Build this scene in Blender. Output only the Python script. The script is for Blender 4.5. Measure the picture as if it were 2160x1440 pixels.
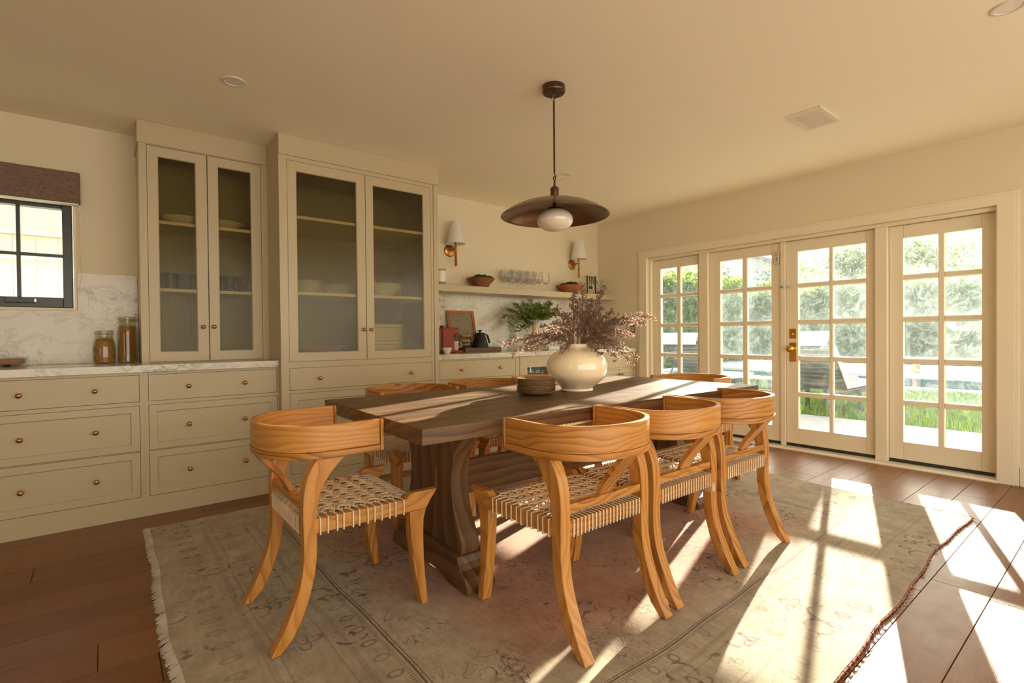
import bpy, math, random
import numpy as np
from mathutils import Vector, Matrix
for o in list(bpy.data.objects): bpy.data.objects.remove(o)
S = bpy.context.scene
COL = S.collection
R = math.radians
PI = math.pi
random.seed(7)

# ---------------------------------------------------------------- camera
cd = bpy.data.cameras.new('camera'); cam = bpy.data.objects.new('camera', cd); COL.objects.link(cam)
YAW, PITCH, ROLL = 0.8966136894, -0.0107241907, -0.0095306697
fw = Vector((math.cos(YAW)*math.cos(PITCH), math.sin(YAW)*math.cos(PITCH), math.sin(PITCH)))
rt = Vector((math.sin(YAW), -math.cos(YAW), 0.0)); up = rt.cross(fw)
r2 = math.cos(ROLL)*rt + math.sin(ROLL)*up
u2 = -math.sin(ROLL)*rt + math.cos(ROLL)*up
m = Matrix((r2, u2, -fw)).transposed().to_4x4()
m.translation = Vector((0.0, -4.50668, 1.10))
cam.matrix_world = m
cd.sensor_width = 36.0; cd.lens = 36.0*1070.0169/2160.0
cd.clip_start = 0.05; cd.clip_end = 300
S.camera = cam

# ---------------------------------------------------------------- view, world, sun
S.view_settings.view_transform = 'Standard'; S.view_settings.look = 'None'
S.view_settings.gamma = 1.0; S.view_settings.use_curve_mapping = False
S.view_settings.exposure = 0.6
S.cycles.use_denoising = True
S.cycles.max_bounces = 10; S.cycles.diffuse_bounces = 6; S.cycles.glossy_bounces = 5
S.cycles.transmission_bounces = 8; S.cycles.transparent_max_bounces = 24
S.cycles.sample_clamp_indirect = 8.0

SUN_AZ, SUN_EL = R(18.0), R(12.4)
w = bpy.data.worlds.new('sky'); S.world = w; w.use_nodes = True
nt = w.node_tree; nt.nodes.clear()
def wn(t, **k):
    n = nt.nodes.new(t)
    for a, b in k.items(): setattr(n, a, b)
    return n
out = wn('ShaderNodeOutputWorld'); bg = wn('ShaderNodeBackground'); tc = wn('ShaderNodeTexCoord')
sp = wn('ShaderNodeSeparateXYZ'); rp = wn('ShaderNodeValToRGB')
nt.links.new(tc.outputs['Generated'], sp.inputs[0]); nt.links.new(sp.outputs['Z'], rp.inputs[0])
cr = rp.color_ramp
cr.elements[0].position = 0.0; cr.elements[0].color = (1.0, 0.89, 0.70, 1)
cr.elements[1].position = 0.75; cr.elements[1].color = (0.55, 0.66, 0.84, 1)
e = cr.elements.new(0.45); e.color = (0.76, 0.78, 0.80, 1)
e = cr.elements.new(0.22); e.color = (0.97, 0.88, 0.71, 1)
# warm glow round the sun, as in a low-sun sky
vd = wn('ShaderNodeVectorMath', operation='DOT_PRODUCT')
vd.inputs[1].default_value = (math.cos(SUN_EL)*math.cos(SUN_AZ), math.cos(SUN_EL)*math.sin(SUN_AZ), math.sin(SUN_EL))
nt.links.new(tc.outputs['Generated'], vd.inputs[0])
mp = wn('ShaderNodeMapRange'); mp.inputs[1].default_value = 0.6; mp.inputs[2].default_value = 1.0
mp.inputs[3].default_value = 0.0; mp.inputs[4].default_value = 1.2
nt.links.new(vd.outputs['Value'], mp.inputs[0])
mix = wn('ShaderNodeMix', data_type='RGBA', blend_type='ADD'); mix.inputs['Factor'].default_value = 1.0
vs = wn('ShaderNodeVectorMath', operation='SCALE'); vs.inputs[0].default_value = (1.0, 0.88, 0.66)
nt.links.new(mp.outputs[0], vs.inputs['Scale'])
nt.links.new(rp.outputs[0], mix.inputs['A']); nt.links.new(vs.outputs[0], mix.inputs['B'])
nt.links.new(mix.outputs['Result'], bg.inputs['Color']); bg.inputs['Strength'].default_value = 2.5
nt.links.new(bg.outputs[0], out.inputs[0])
sl = bpy.data.lights.new('sun', 'SUN'); so = bpy.data.objects.new('sun', sl); COL.objects.link(so)
sl.energy = 30.0; sl.color = (1.0, 0.91, 0.76); sl.angle = R(0.6)
so.location = (30, 9, 8)
so.rotation_euler = Vector((math.cos(SUN_EL)*math.cos(SUN_AZ), math.cos(SUN_EL)*math.sin(SUN_AZ), math.sin(SUN_EL))).to_track_quat('Z', 'Y').to_euler()

# ---------------------------------------------------------------- mesh helpers
class MB:
    def __init__(s): s.v = []; s.f = []; s.g = []
    def add(s, vs, fs, gs=None):
        o = len(s.v); s.v += [tuple(p) for p in vs]; s.g += [tuple(p) for p in (gs or vs)]
        s.f += [tuple(i+o for i in f) for f in fs]; return s
    @staticmethod
    def sw(p, g):
        x, y, z = p
        return (x, y, z) if g == 'z' else ((z, y, x) if g == 'x' else (x, z, y))
    def box(s, x0, x1, y0, y1, z0, z1, g='z', rot=None, piv=None):
        vs = [(x, y, z) for z in (z0, z1) for y in (y0, y1) for x in (x0, x1)]
        gs = [s.sw(p, g) for p in vs]
        if rot is not None:
            c = Vector(piv or ((x0+x1)/2, (y0+y1)/2, (z0+z1)/2)); vs = [tuple(c + rot @ (Vector(p)-c)) for p in vs]
        return s.add(vs, [(0,2,3,1),(4,5,7,6),(0,1,5,4),(2,6,7,3),(0,4,6,2),(1,3,7,5)], gs)
    def prism(s, poly, a0, a1, ax='x', g='z', shear=None):
        """poly of 2-D points, extruded along ax between a0 and a1."""
        n = len(poly); vs = []
        for a in (a0, a1):
            for p, q in poly:
                vs.append((a, p, q) if ax == 'x' else ((p, a, q) if ax == 'y' else (p, q, a)))
        gs = [s.sw(p, g) for p in vs]
        if shear: vs = [shear(p) for p in vs]
        ar = sum(poly[i][0]*poly[(i+1) % n][1]-poly[(i+1) % n][0]*poly[i][1] for i in range(n))
        fs = [tuple(range(n))[::-1], tuple(range(n, 2*n))] + [(i, (i+1) % n, n+(i+1) % n, n+i) for i in range(n)]
        if (ar < 0) != (ax == 'y'): fs = [f[::-1] for f in fs]
        return s.add(vs, fs, gs)
    def strip(s, pairs, l0, l1, g='z', shear=None, wave=None):
        """solid from (a,b) offset pairs by height: pairs = [(z, ya, yb)], width x l0..l1."""
        vs = []
        for z, a, b in pairs: vs += [(l0, a, z), (l1, a, z), (l1, b, z), (l0, b, z)]
        gs = [s.sw(p, g) for p in vs]
        if shear: vs = [shear(p) for p in vs]
        n = len(pairs); fs = [(0,3,2,1), tuple(4*(n-1)+i for i in range(4))]
        for i in range(n-1):
            for k in range(4): fs.append((4*i+k, 4*i+(k+1) % 4, 4*i+4+(k+1) % 4, 4*i+4+k))
        return s.add(vs, fs, gs)
    def tube(s, pts, r, n=8, cap=True, closed=False):
        P = [Vector(p) for p in pts]; m = len(P); rr = r if isinstance(r, (list, tuple)) else [r]*m
        vs = []; gs = []; prev = None; L = 0
        for i, p in enumerate(P):
            if closed: t = P[(i+1) % m]-P[i-1]
            else: t = P[min(i+1, m-1)]-P[max(i-1, 0)]
            t = t.normalized() if t.length > 1e-9 else Vector((0, 0, 1))
            if prev is None:
                a = Vector((0, 0, 1)) if abs(t.z) < 0.9 else Vector((1, 0, 0)); u = t.cross(a).normalized()
            else:
                u = prev - t*prev.dot(t); u = u.normalized() if u.length > 1e-6 else t.orthogonal().normalized()
            prev = u; v = t.cross(u)
            if i: L += (P[i]-P[i-1]).length
            for k in range(n):
                a = 2*PI*k/n; c, d = math.cos(a)*rr[i], math.sin(a)*rr[i]
                vs.append(tuple(p + u*c + v*d)); gs.append((c, d, L))
        fs = []
        for i in range(m if closed else m-1):
            j = (i+1) % m
            for k in range(n): fs.append((i*n+k, i*n+(k+1) % n, j*n+(k+1) % n, j*n+k))
        if cap and not closed: fs += [tuple(range(n))[::-1], tuple((m-1)*n+k for k in range(n))]
        return s.add(vs, fs, gs)
    def lathe(s, prof, n=32, c=(0, 0, 0), ax='z', wob=0.0, caps=True):
        vs = []; m = len(prof)
        for i, (r, h) in enumerate(prof):
            for k in range(n):
                a = 2*PI*k/n; rr = max(r, 1e-5)*(1+wob*math.sin(3*a+1)+wob*.6*math.sin(5*a))
                x, y = rr*math.cos(a), rr*math.sin(a)
                p = (x, y, h) if ax == 'z' else ((h, x, y) if ax == 'x' else (y, h, x))
                vs.append((p[0]+c[0], p[1]+c[1], p[2]+c[2]))
        fs = []
        for i in range(m-1):
            for k in range(n): fs.append((i*n+k, i*n+(k+1) % n, (i+1)*n+(k+1) % n, (i+1)*n+k))
        if caps: fs += [tuple(range(n))[::-1], tuple((m-1)*n+k for k in range(n))]
        return s.add(vs, fs)
    def ball(s, c, r, sub=0):
        t = (1+5**.5)/2; q = [(-1,t,0),(1,t,0),(-1,-t,0),(1,-t,0),(0,-1,t),(0,1,t),(0,-1,-t),(0,1,-t),(t,0,-1),(t,0,1),(-t,0,-1),(-t,0,1)]
        k = 1/math.sqrt(1+t*t); rx, ry, rz = r if isinstance(r, tuple) else (r, r, r)
        vs = [(c[0]+x*k*rx, c[1]+y*k*ry, c[2]+z*k*rz) for x, y, z in q]
        fs = [(0,11,5),(0,5,1),(0,1,7),(0,7,10),(0,10,11),(1,5,9),(5,11,4),(11,10,2),(10,7,6),(7,1,8),(3,9,4),(3,4,2),(3,2,6),(3,6,8),(3,8,9),(4,9,5),(2,4,11),(6,2,10),(8,6,7),(9,8,1)]
        return s.add(vs, fs)
    def octa(s, c, r):
        x, y, z = c
        return s.add([(x+r,y,z),(x-r,y,z),(x,y+r,z),(x,y-r,z),(x,y,z+r),(x,y,z-r)], [(0,2,4),(2,1,4),(1,3,4),(3,0,4),(2,0,5),(1,2,5),(3,1,5),(0,3,5)])
    def leaf(s, p, d, n, l, wd, fold=.15):
        d = Vector(d).normalized(); n = Vector(n); sd = d.cross(n); sd = sd.normalized() if sd.length > 1e-6 else d.orthogonal().normalized(); n = sd.cross(d)
        p = Vector(p); a = p + d*l*.45
        vs = [p, a+sd*wd/2+n*fold*wd, p+d*l, a-sd*wd/2+n*fold*wd, a]
        return s.add([tuple(q) for q in vs], [(0,1,4),(1,2,4),(4,2,3),(0,4,3)])
    def build(s, name, mat, parent=None, smooth=True, bevel=0, ang=35, seg=2, kind=None, label=None):
        me = bpy.data.meshes.new(name); me.from_pydata(s.v, [], s.f)
        at = me.attributes.new('grain', 'FLOAT_VECTOR', 'POINT')
        at.data.foreach_set('vector', np.array(s.g, dtype=np.float32).ravel())
        me.materials.append(mat)
        if smooth:
            me.shade_smooth(); me.set_sharp_from_angle(angle=R(ang))
        me.update()
        o = bpy.data.objects.new(name, me); COL.objects.link(o)
        if parent: o.parent = parent
        if bevel:
            b = o.modifiers.new('bevel', 'BEVEL'); b.width = bevel; b.segments = seg; b.limit_method = 'ANGLE'; b.angle_limit = R(40)
        if kind: o['kind'] = kind
        if label: o['label'] = label
        return o

def thing(name, label, cat, loc=(0, 0, 0), rz=0.0, group=None):
    o = bpy.data.objects.new(name, None); COL.objects.link(o); o.empty_display_size = .05
    o.location = loc; o.rotation_euler = (0, 0, rz); o['label'] = label; o['category'] = cat
    if group: o['group'] = group
    return o
def tag(o, label, cat, group=None):
    o['label'] = label; o['category'] = cat
    if group: o['group'] = group
    return o
def struct(name, mb=None, mat=None, loc=(0, 0, 0), **k):
    if mb is None:
        o = bpy.data.objects.new(name, None); COL.objects.link(o)
    else: o = mb.build(name, mat, None, **k)
    o.location = loc; o['kind'] = 'structure'; return o
def kids(o): return [c for c in bpy.data.objects if c.parent == o]
def dup(root, loc, rz=0.0, label=None, group=None, scale=None):
    kk = kids(root); r = root.copy(); COL.objects.link(r); r.location = loc; r.rotation_euler = (0, 0, rz)
    if label: r['label'] = label
    if group: r['group'] = group
    if scale: r.scale = scale
    for ch in kk:
        gk = kids(ch); c = ch.copy(); COL.objects.link(c); c.parent = r
        for g in gk:
            d = g.copy(); COL.objects.link(d); d.parent = c
    return r

# ---------------------------------------------------------------- material helpers
class X:
    """a node socket with arithmetic"""
    def __init__(s, T, k): s.T = T; s.k = k
    def _b(s, op, o, swap=False):
        n = s.T.new('ShaderNodeMath'); n.operation = op
        a, b = (o, s) if swap else (s, o)
        for i, q in enumerate((a, b)):
            if isinstance(q, X): s.T.t.links.new(q.k, n.inputs[i])
            elif q is not None: n.inputs[i].default_value = q
        return X(s.T, n.outputs[0])
    def __add__(s, o): return s._b('ADD', o)
    def __radd__(s, o): return s._b('ADD', o)
    def __sub__(s, o): return s._b('SUBTRACT', o)
    def __rsub__(s, o): return s._b('SUBTRACT', o, True)
    def __mul__(s, o): return s._b('MULTIPLY', o)
    def __rmul__(s, o): return s._b('MULTIPLY', o)
    def __truediv__(s, o): return s._b('DIVIDE', o)
    def abs(s): return s._b('ABSOLUTE', None)
    def min(s, o): return s._b('MINIMUM', o)
    def max(s, o): return s._b('MAXIMUM', o)
    def frac(s): return s._b('FRACT', None)
    def floor(s): return s._b('FLOOR', None)
    def sin(s): return s._b('SINE', None)
    def sqrt(s): return s._b('SQRT', None)
    def atan2(s, o): return s._b('ARCTAN2', o)
    def cos(s): return s._b('COSINE', None)
    def lt(s, o): return s._b('LESS_THAN', o)
    def gt(s, o): return s._b('GREATER_THAN', o)
    def step(s, a, b, lo=0.0, hi=1.0):
        n = s.T.new('ShaderNodeMapRange'); n.interpolation_type = 'SMOOTHSTEP'; s.T.t.links.new(s.k, n.inputs[0])
        for i, v in enumerate((a, b, lo, hi)): n.inputs[i+1].default_value = v
        return X(s.T, n.outputs[0])
class T:
    def __init__(s, name):
        s.m = bpy.data.materials.new(name); s.m.use_nodes = True; s.t = s.m.node_tree; s.t.nodes.clear()
        s.out = s.t.nodes.new('ShaderNodeOutputMaterial')
    def new(s, t): return s.t.nodes.new(t)
    def lk(s, a, b): s.t.links.new(a.k if isinstance(a, X) else a, b)
    def put(s, sock, v):
        if isinstance(v, X) or hasattr(v, 'is_output'): s.lk(v, sock)
        elif isinstance(v, tuple) and len(v) == 3 and sock.type == 'RGBA': sock.default_value = (*v, 1)
        else: sock.default_value = v
    def coord(s, kind='grain'):
        if kind in ('grain',):
            n = s.new('ShaderNodeAttribute'); n.attribute_name = 'grain'; return X(s, n.outputs['Vector'])
        n = s.new('ShaderNodeTexCoord'); return X(s, n.outputs[kind])
    def rnd(s): return X(s, s.new('ShaderNodeObjectInfo').outputs['Random'])
    def map(s, c, scale=(1, 1, 1), loc=None, rot=None):
        n = s.new('ShaderNodeMapping'); s.lk(c, n.inputs['Vector']); n.inputs['Scale'].default_value = scale
        if loc is not None: s.put(n.inputs['Location'], loc)
        if rot is not None: n.inputs['Rotation'].default_value = rot
        return X(s, n.outputs[0])
    def vec(s, x, y, z):
        n = s.new('ShaderNodeCombineXYZ')
        for i, q in enumerate((x, y, z)): s.put(n.inputs[i], q)
        return X(s, n.outputs[0])
    def vadd(s, a, b, op='ADD'):
        n = s.new('ShaderNodeVectorMath'); n.operation = op; s.put(n.inputs[0], a); s.put(n.inputs[1], b); return X(s, n.outputs[0])
    def xyz(s, c):
        n = s.new('ShaderNodeSeparateXYZ'); s.lk(c, n.inputs[0]); return [X(s, q) for q in n.outputs]
    def noise(s, c, scale, detail=3, rough=.5, dist=0.0, col=False):
        n = s.new('ShaderNodeTexNoise'); s.lk(c, n.inputs['Vector']); n.inputs['Scale'].default_value = scale
        n.inputs['Detail'].default_value = detail; n.inputs['Roughness'].default_value = rough; n.inputs['Distortion'].default_value = dist
        return X(s, n.outputs['Color' if col else 'Fac'])
    def voro(s, c, scale, feat='F1', out='Distance'):
        n = s.new('ShaderNodeTexVoronoi'); n.feature = feat; s.lk(c, n.inputs['Vector']); n.inputs['Scale'].default_value = scale
        return X(s, n.outputs[out])
    def ramp(s, f, *st):
        n = s.new('ShaderNodeValToRGB'); s.lk(f, n.inputs[0]); c = n.color_ramp
        while len(c.elements) > 2: c.elements.remove(c.elements[-1])
        for i, (p, q) in enumerate(st):
            e = c.elements[i] if i < 2 else c.elements.new(p)
            e.position = p; e.color = (*q, 1)
        return X(s, n.outputs[0])
    def mixc(s, f, a, b, mode='MIX'):
        n = s.new('ShaderNodeMix'); n.data_type = 'RGBA'; n.blend_type = mode
        s.put(n.inputs['Factor'], f); s.put(n.inputs['A'], a); s.put(n.inputs['B'], b); return X(s, n.outputs['Result'])
    def bump(s, h, st=.3, d=.002):
        n = s.new('ShaderNodeBump'); n.inputs['Strength'].default_value = st; n.inputs['Distance'].default_value = d; s.lk(h, n.inputs['Height']); return X(s, n.outputs[0])
    def bsdf(s, col, rough=.5, metal=0.0, nrm=None, spec=.5, **k):
        n = s.new('ShaderNodeBsdfPrincipled'); s.put(n.inputs['Base Color'], col); s.put(n.inputs['Roughness'], rough)
        s.put(n.inputs['Metallic'], metal); s.put(n.inputs['Specular IOR Level'], spec)
        if nrm is not None: s.lk(nrm, n.inputs['Normal'])
        for a, b in k.items(): s.put(n.inputs[a.replace('_', ' ')], b)
        return X(s, n.outputs[0])
    def mixs(s, f, a, b):
        n = s.new('ShaderNodeMixShader'); s.put(n.inputs[0], f); s.lk(a, n.inputs[1]); s.lk(b, n.inputs[2]); return X(s, n.outputs[0])
    def sh(s, typ, **k):
        n = s.new('ShaderNodeBsdf'+typ)
        for a, b in k.items(): s.put(n.inputs[a], b)
        return X(s, n.outputs[0])
    def end(s, q): s.lk(q, s.out.inputs[0]); return s.m
def plain(name, col, rough=.5, metal=0.0, spec=.5, var=0.0, bs=0, bst=.1, **k):
    t = T(name); c = col
    if var:
        f = t.noise(t.coord('Object'), 9.0, 4)
        c = t.ramp(f, (.3, tuple(q*(1-var) for q in col)), (.7, tuple(min(1, q*(1+var)) for q in col)))
    n = t.bump(t.noise(t.coord('Object'), bs, 4), bst, .002) if bs else None
    return t.end(t.bsdf(c, rough, metal, n, spec, **k))
# ---------------------------------------------------------------- materials
def wood(name, dark, mid, light, ring=26, rough=.38, coat=0.0, var=.12, pore=.5, spec=.5, saw=0.0, warp=.10, ramt=.42):
    t = T(name); g = t.coord(); rnd = t.rnd()
    off = t.vec(rnd*7.3, rnd*3.1, rnd*13.7)
    g = t.vadd(g, off)
    lo = t.noise(t.map(g, (4.5, 4.5, 1.6)), 1.0, 2.5, .5, col=True)
    gd = t.vadd(g, t.map(lo, (warp, warp, 0)))
    wv = t.new('ShaderNodeTexWave'); wv.wave_type = 'RINGS'; wv.rings_direction = 'Z'; wv.wave_profile = 'SAW'
    t.lk(t.map(gd, (1, 1, .10)), wv.inputs['Vector']); wv.inputs['Scale'].default_value = ring
    wv.inputs['Distortion'].default_value = 2.0; wv.inputs['Detail'].default_value = 2; wv.inputs['Detail Scale'].default_value = .6
    rg = X(t, wv.outputs['Fac'])
    po = t.noise(t.map(g, (420, 420, 9)), 1.0, 2, .6)
    tone = t.noise(t.map(g, (3, 3, .6)), 1.0, 2)
    v = rg*ramt + (.42-ramt)*.5 + po*pore*.5 + tone*.5 + (rnd-.5)*var*2 - .17
    v = v - rg.step(.70, 1.0)*(ramt*.42)*(tone*1.6)
    c = t.ramp(v, (.08, dark), (.40, mid), (.8, light))
    h = rg*ramt + po
    if saw: h = h + t.noise(t.map(g, (30, 30, 170)), 1.0, 2)*saw
    return t.end(t.bsdf(c, t.noise(g, 14, 2)*.16+(rough-.08), 0.0, t.bump(h, .25, .0012), spec, Coat_Weight=coat, Coat_Roughness=.2))
M = {}
M['oak'] = wood('honey_oak', (.20, .072, .010), (.43, .180, .034), (.56, .265, .065), 13, .38, .08, .10, .7, .4, 0.0, .24, .56)
M['walnut'] = wood('dark_walnut', (.048, .021, .006), (.122, .060, .022), (.225, .126, .056), 7, .42, 0, .1, .7, .36, .5)
M['plank'] = wood('floor_plank', (.085, .024, .002), (.16, .052, .0045), (.225, .080, .010), 12, .38, .06, .13, .9, .48, 0.0, .05, .14)
M['tray'] = wood('tray_walnut', (.05, .02, .01), (.11, .048, .025), (.17, .085, .045), 12, .45)
M['frame_wood'] = wood('picture_frame_wood', (.22, .06, .01), (.42, .15, .025), (.52, .21, .05), 16, .35)
M['board'] = wood('cutting_board_wood', (.09, .03, .008), (.20, .075, .022), (.28, .12, .04), 12, .4)
M['slat'] = plain('charcoal_slat', (.035, .034, .033), .5)
M['teak'] = wood('pale_teak', (.30, .14, .06), (.50, .27, .13), (.6, .36, .2), 10, .5)

def paint(name, col, rough=.5, bs=60, st=.05):
    t = T(name); c = t.coord('Object')
    cc = t.mixc(t.noise(c, 1.3, 3)*.25, col, tuple(q*.93 for q in col))
    return t.end(t.bsdf(cc, rough, 0.0, t.bump(t.noise(c, bs, 3), st, .001), .4))
M['wall'] = paint('wall_paint', (.70, .62, .45), .75, 120)
M['ceil'] = paint('ceiling_paint', (.93, .85, .66), .85, 120)
M['trim'] = paint('trim_paint', (.77, .69, .52), .38, 90, .03)
M['cab'] = paint('cabinet_paint', (.495, .412, .268), .34, 90, .03)
M['cabin_shade'] = paint('cabinet_inside_shade', (.34, .30, .215), .5)  # cabinet paint darkened to stand for shade behind the tinted panes
M['white'] = paint('white_paint', (.82, .80, .74), .4)

def marble(name, base, vein, sc=3.2, rough=.14):
    t = T(name); c = t.coord('Object')
    d = t.noise(c, 2.2, 5, .6, col=True)
    q = t.vadd(t.map(c, (1, 1, 1.7), rot=(0, .45, .3)), t.map(d, (.55, .55, .55)))
    v1 = (t.noise(q, sc, 6, .62)-.5).abs().step(.0, .035, 1, 0)
    v2 = (t.noise(q, sc*2.6, 5, .6)-.52).abs().step(.0, .03, 1, 0)
    cl = t.noise(q, 1.6, 4).step(.38, .68)
    f = (v1*.75*cl.max(.35) + v2*.5*cl + (1-cl)*.05 + t.noise(q, 5, 4)*.25).min(1.0)
    return t.end(t.bsdf(t.mixc(f, base, vein), rough, 0.0, None, .5))
M['marble'] = marble('veined_marble', (.67, .625, .535), (.25, .22, .18))
M['brass'] = plain('aged_brass', (.46, .235, .075), .30, 1.0, var=.15)
M['brassb'] = plain('bright_brass', (.66, .40, .09), .22, 1.0, var=.1)
M['bronze'] = plain('dark_bronze', (.105, .062, .040), .30, .85, var=.2)
M['bronze2'] = plain('bronze_shade', (.19, .11, .072), .22, .75, var=.25)
M['black'] = plain('black_enamel', (.006, .007, .008), .42, 0, .35)
M['iron'] = plain('black_iron', (.02, .014, .010), .5)
M['steel'] = plain('steel', (.55, .52, .46), .25, 1.0)
M['wframe'] = plain('black_window_frame', (.030, .034, .030), .32)
M['dark'] = plain('dark_gap', (.015, .013, .011), .8)
M['rubber'] = plain('door_sweep', (.02, .018, .016), .6)
M['milk'] = plain('milk_glass', (.80, .72, .59), .08, 0, .6, Coat_Weight=.6, Coat_Roughness=.05)
M['shade'] = None
M['glaze'] = plain('cream_glaze', (.90, .77, .545), .12, 0, .5, .05, 5, .05, Coat_Weight=.7, Coat_Roughness=.06)
M['terra'] = plain('terracotta', (.255, .095, .045), .65, 0, .3, .18)
M['terra2'] = plain('terracotta_bright', (.43, .14, .05), .6, 0, .3, .12)
M['moss'] = plain('moss', (.055, .060, .016), .95, 0, .2, .4, 120, .8)
M['porcelain'] = plain('white_porcelain', (.74, .71, .64), .25)
M['stonebase'] = plain('grey_stoneware', (.33, .28, .21), .7)
M['redplastic'] = plain('red_enamel', (.25, .042, .022), .42, 0, .3, .06)
M['mug'] = plain('beige_stoneware', (.42, .355, .27), .22, 0, .5, .08)
M['paper'] = plain('torn_label_paper', (.50, .36, .22), .9, 0, .2, .5, 200, .6)
M['cord'] = plain('cream_leather_cord', (.70, .55, .36), .55, 0, .4, .12)
def berrymat():
    t = T('dried_berry'); c = t.ramp(t.noise(t.coord('Object'), 9, 3), (.3, (.22, .135, .10)), (.7, (.36, .24, .19)))
    return t.end(t.mixs(.5, t.bsdf(c, .6, 0, None, .3), t.sh('Translucent', Color=t.mixc(1.0, c, (1.5, 1.5, 1.45), 'MULTIPLY'))))
M['berry'] = berrymat()
M['twig'] = plain('dried_twig', (.20, .115, .075), .7, 0, .3, .2)
M['pasta1'] = plain('elbow_pasta', (.44, .235, .055), .5, 0, .4, .15)
M['pasta2'] = plain('spaghetti', (.46, .215, .035), .45, 0, .4, .15)
M['cork'] = plain('cork_lid', (.44, .26, .11), .8, 0, .2, .2)
M['vasec'] = plain('bisque_clay', (.62, .47, .335), .6, 0, .3, .1)
M['pink'] = plain('pink_glaze', (.50, .30, .24), .3)
M['darkglass'] = plain('smoky_glassware', (.03, .035, .03), .15)
M['greenglass'] = plain('green_bottle', (.02, .06, .03), .12)
M['concrete'] = plain('pale_concrete', (.31, .30, .28), .85, 0, .3, .1, 30, .2)
M['cushion'] = plain('white_cushion', (.72, .70, .66), .85, 0, .2, .05, 60, .1)
M['poolwall'] = plain('pool_coping', (.60, .58, .54), .7)
M['water'] = plain('pool_water', (.03, .13, .15), .06, 0, .6, .1, 6, .15)
M['stucco'] = plain('grey_house_wall', (.38, .40, .43), .9)
M['roof'] = plain('roof_felt', (.22, .22, .23), .9)
M['bark'] = plain('bark', (.10, .07, .05), .9, 0, .2, .3)
M['soil'] = plain('lawn_soil', (.07, .09, .03), .95, 0, .1, .3)
M['ivory'] = plain('ivory_plastic', (.60, .55, .44), .4)
M['ink'] = plain('grey_ink', (.06, .05, .035), .6)
M['switch'] = plain('bronze_switch_plate', (.26, .165, .085), .4, .3)
M['vent'] = plain('vent_metal', (.74, .68, .55), .5)
M['caulk'] = plain('lens_white', (.82, .78, .68), .5)
M['canvas'] = None

def leafmat(name, a, b, tr=.45):
    t = T(name); f = t.noise(t.coord('Object'), 7.0, 3)
    c = t.ramp(f, (.3, a), (.7, b))
    d = t.bsdf(c, .5, 0, None, .4); tl = t.sh('Translucent', Color=t.mixc(1.0, c, (1.5, 1.6, .9), 'MULTIPLY'))
    return t.end(t.mixs(tr, d, tl))
M['fern'] = leafmat('fern_leaf', (.07, .125, .012), (.185, .25, .03), .35)
M['fencew'] = paint('fence_paint', (.40, .40, .37), .6)
M['hedge'] = leafmat('hedge_leaf', (.07, .13, .03), (.20, .28, .07), .5)
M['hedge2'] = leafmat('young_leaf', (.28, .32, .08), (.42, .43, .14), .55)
M['tree'] = leafmat('tree_leaf', (.10, .14, .08), (.2, .22, .12), .45)
M['grass'] = leafmat('grass_blade', (.10, .17, .03), (.22, .30, .08), .45)

def fabric(name, a, b, sc=260, tr=0.0):
    t = T(name); c = t.coord('Object')
    x = t.noise(t.map(c, (sc*.12, sc*.12, sc*2)), 1, 2); y = t.noise(t.map(c, (sc*2, sc*2, sc*.12)), 1, 2)
    f = (x+y)*.5
    d = t.bsdf(t.ramp(f, (.38, a), (.6, b)), .9, 0, t.bump(f, .4, .001), .15)
    if tr: d = t.mixs(tr, d, t.sh('Translucent', Color=b))
    return t.end(d)
M['linen'] = fabric('mauve_linen', (.115, .072, .052), (.25, .175, .135))
M['shade'] = fabric('white_lamp_linen', (.78, .75, .70), (.86, .83, .78), 400, .25)

def fres(t, ior, nrm=None):
    f = t.new('ShaderNodeFresnel'); g = t.new('ShaderNodeNewGeometry')
    t.put(f.inputs['IOR'], X(t, g.outputs['Backfacing'])*(1/ior-ior)+ior)   # same reflectance from either side of a thin sheet
    if nrm is not None: t.lk(nrm, f.inputs['Normal'])
    return X(t, f.outputs[0])
def glass(name, tint=(1, 1, 1), fr=1.45, rough=.0):
    t = T(name)
    g = t.sh('Glossy', Color=(1, 1, 1, 1), Roughness=rough); tr = t.sh('Transparent', Color=tint)
    return t.end(t.mixs(fres(t, fr), tr, g))
M['glass'] = glass('thin_clear_glass', (1, 1, 1), 1.6)
def stemware():
    t = T('wine_glass_crystal'); n = t.new('ShaderNodeBsdfGlass'); n.inputs['IOR'].default_value = 1.45; n.inputs['Roughness'].default_value = 0.0
    return t.end(t.mixs(.6, t.sh('Transparent', Color=(1, 1, 1, 1)), X(t, n.outputs[0])))
M['stem'] = stemware()
M['jar'] = glass('jar_glass', (.93, .94, .90), 1.45)
M['winglass'] = glass('window_glass', (.97, .98, .97), 1.35)
def dirty(name, amt):
    t = T(name); u = t.coord('Generated'); x, y, z = t.xyz(u); r = t.rnd(); o = t.coord('Object')
    ov = t.vadd(o, t.vec(r*9, r*5, r*17))
    wob = t.noise(ov, 7, 3)
    dx = (y-.5)*2; dz = (z-.5)*2
    d = ((dx*dx+dz*dz).sqrt() + (wob-.5)*.7).step(.35, 1.55)
    sw = t.noise(t.map(t.vadd(ov, t.map(t.noise(ov, 4, 2, col=True), (.5, .5, .5))), (1, 11, 7)), 1.6, 4, .6, 1.2).step(.42, .72)
    bl = t.noise(ov, 11, 3).step(.52, .75)
    f = (d*.40 + sw*.5 + bl*.4 + .32)*amt
    a = t.mixs(fres(t, 1.35), t.sh('Transparent', Color=(.95, .97, .96, 1)), t.sh('Glossy', Roughness=.0))
    return t.end(t.mixs(f.min(.6), a, t.sh('Translucent', Color=(.72, .84, .82, 1))))
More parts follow.
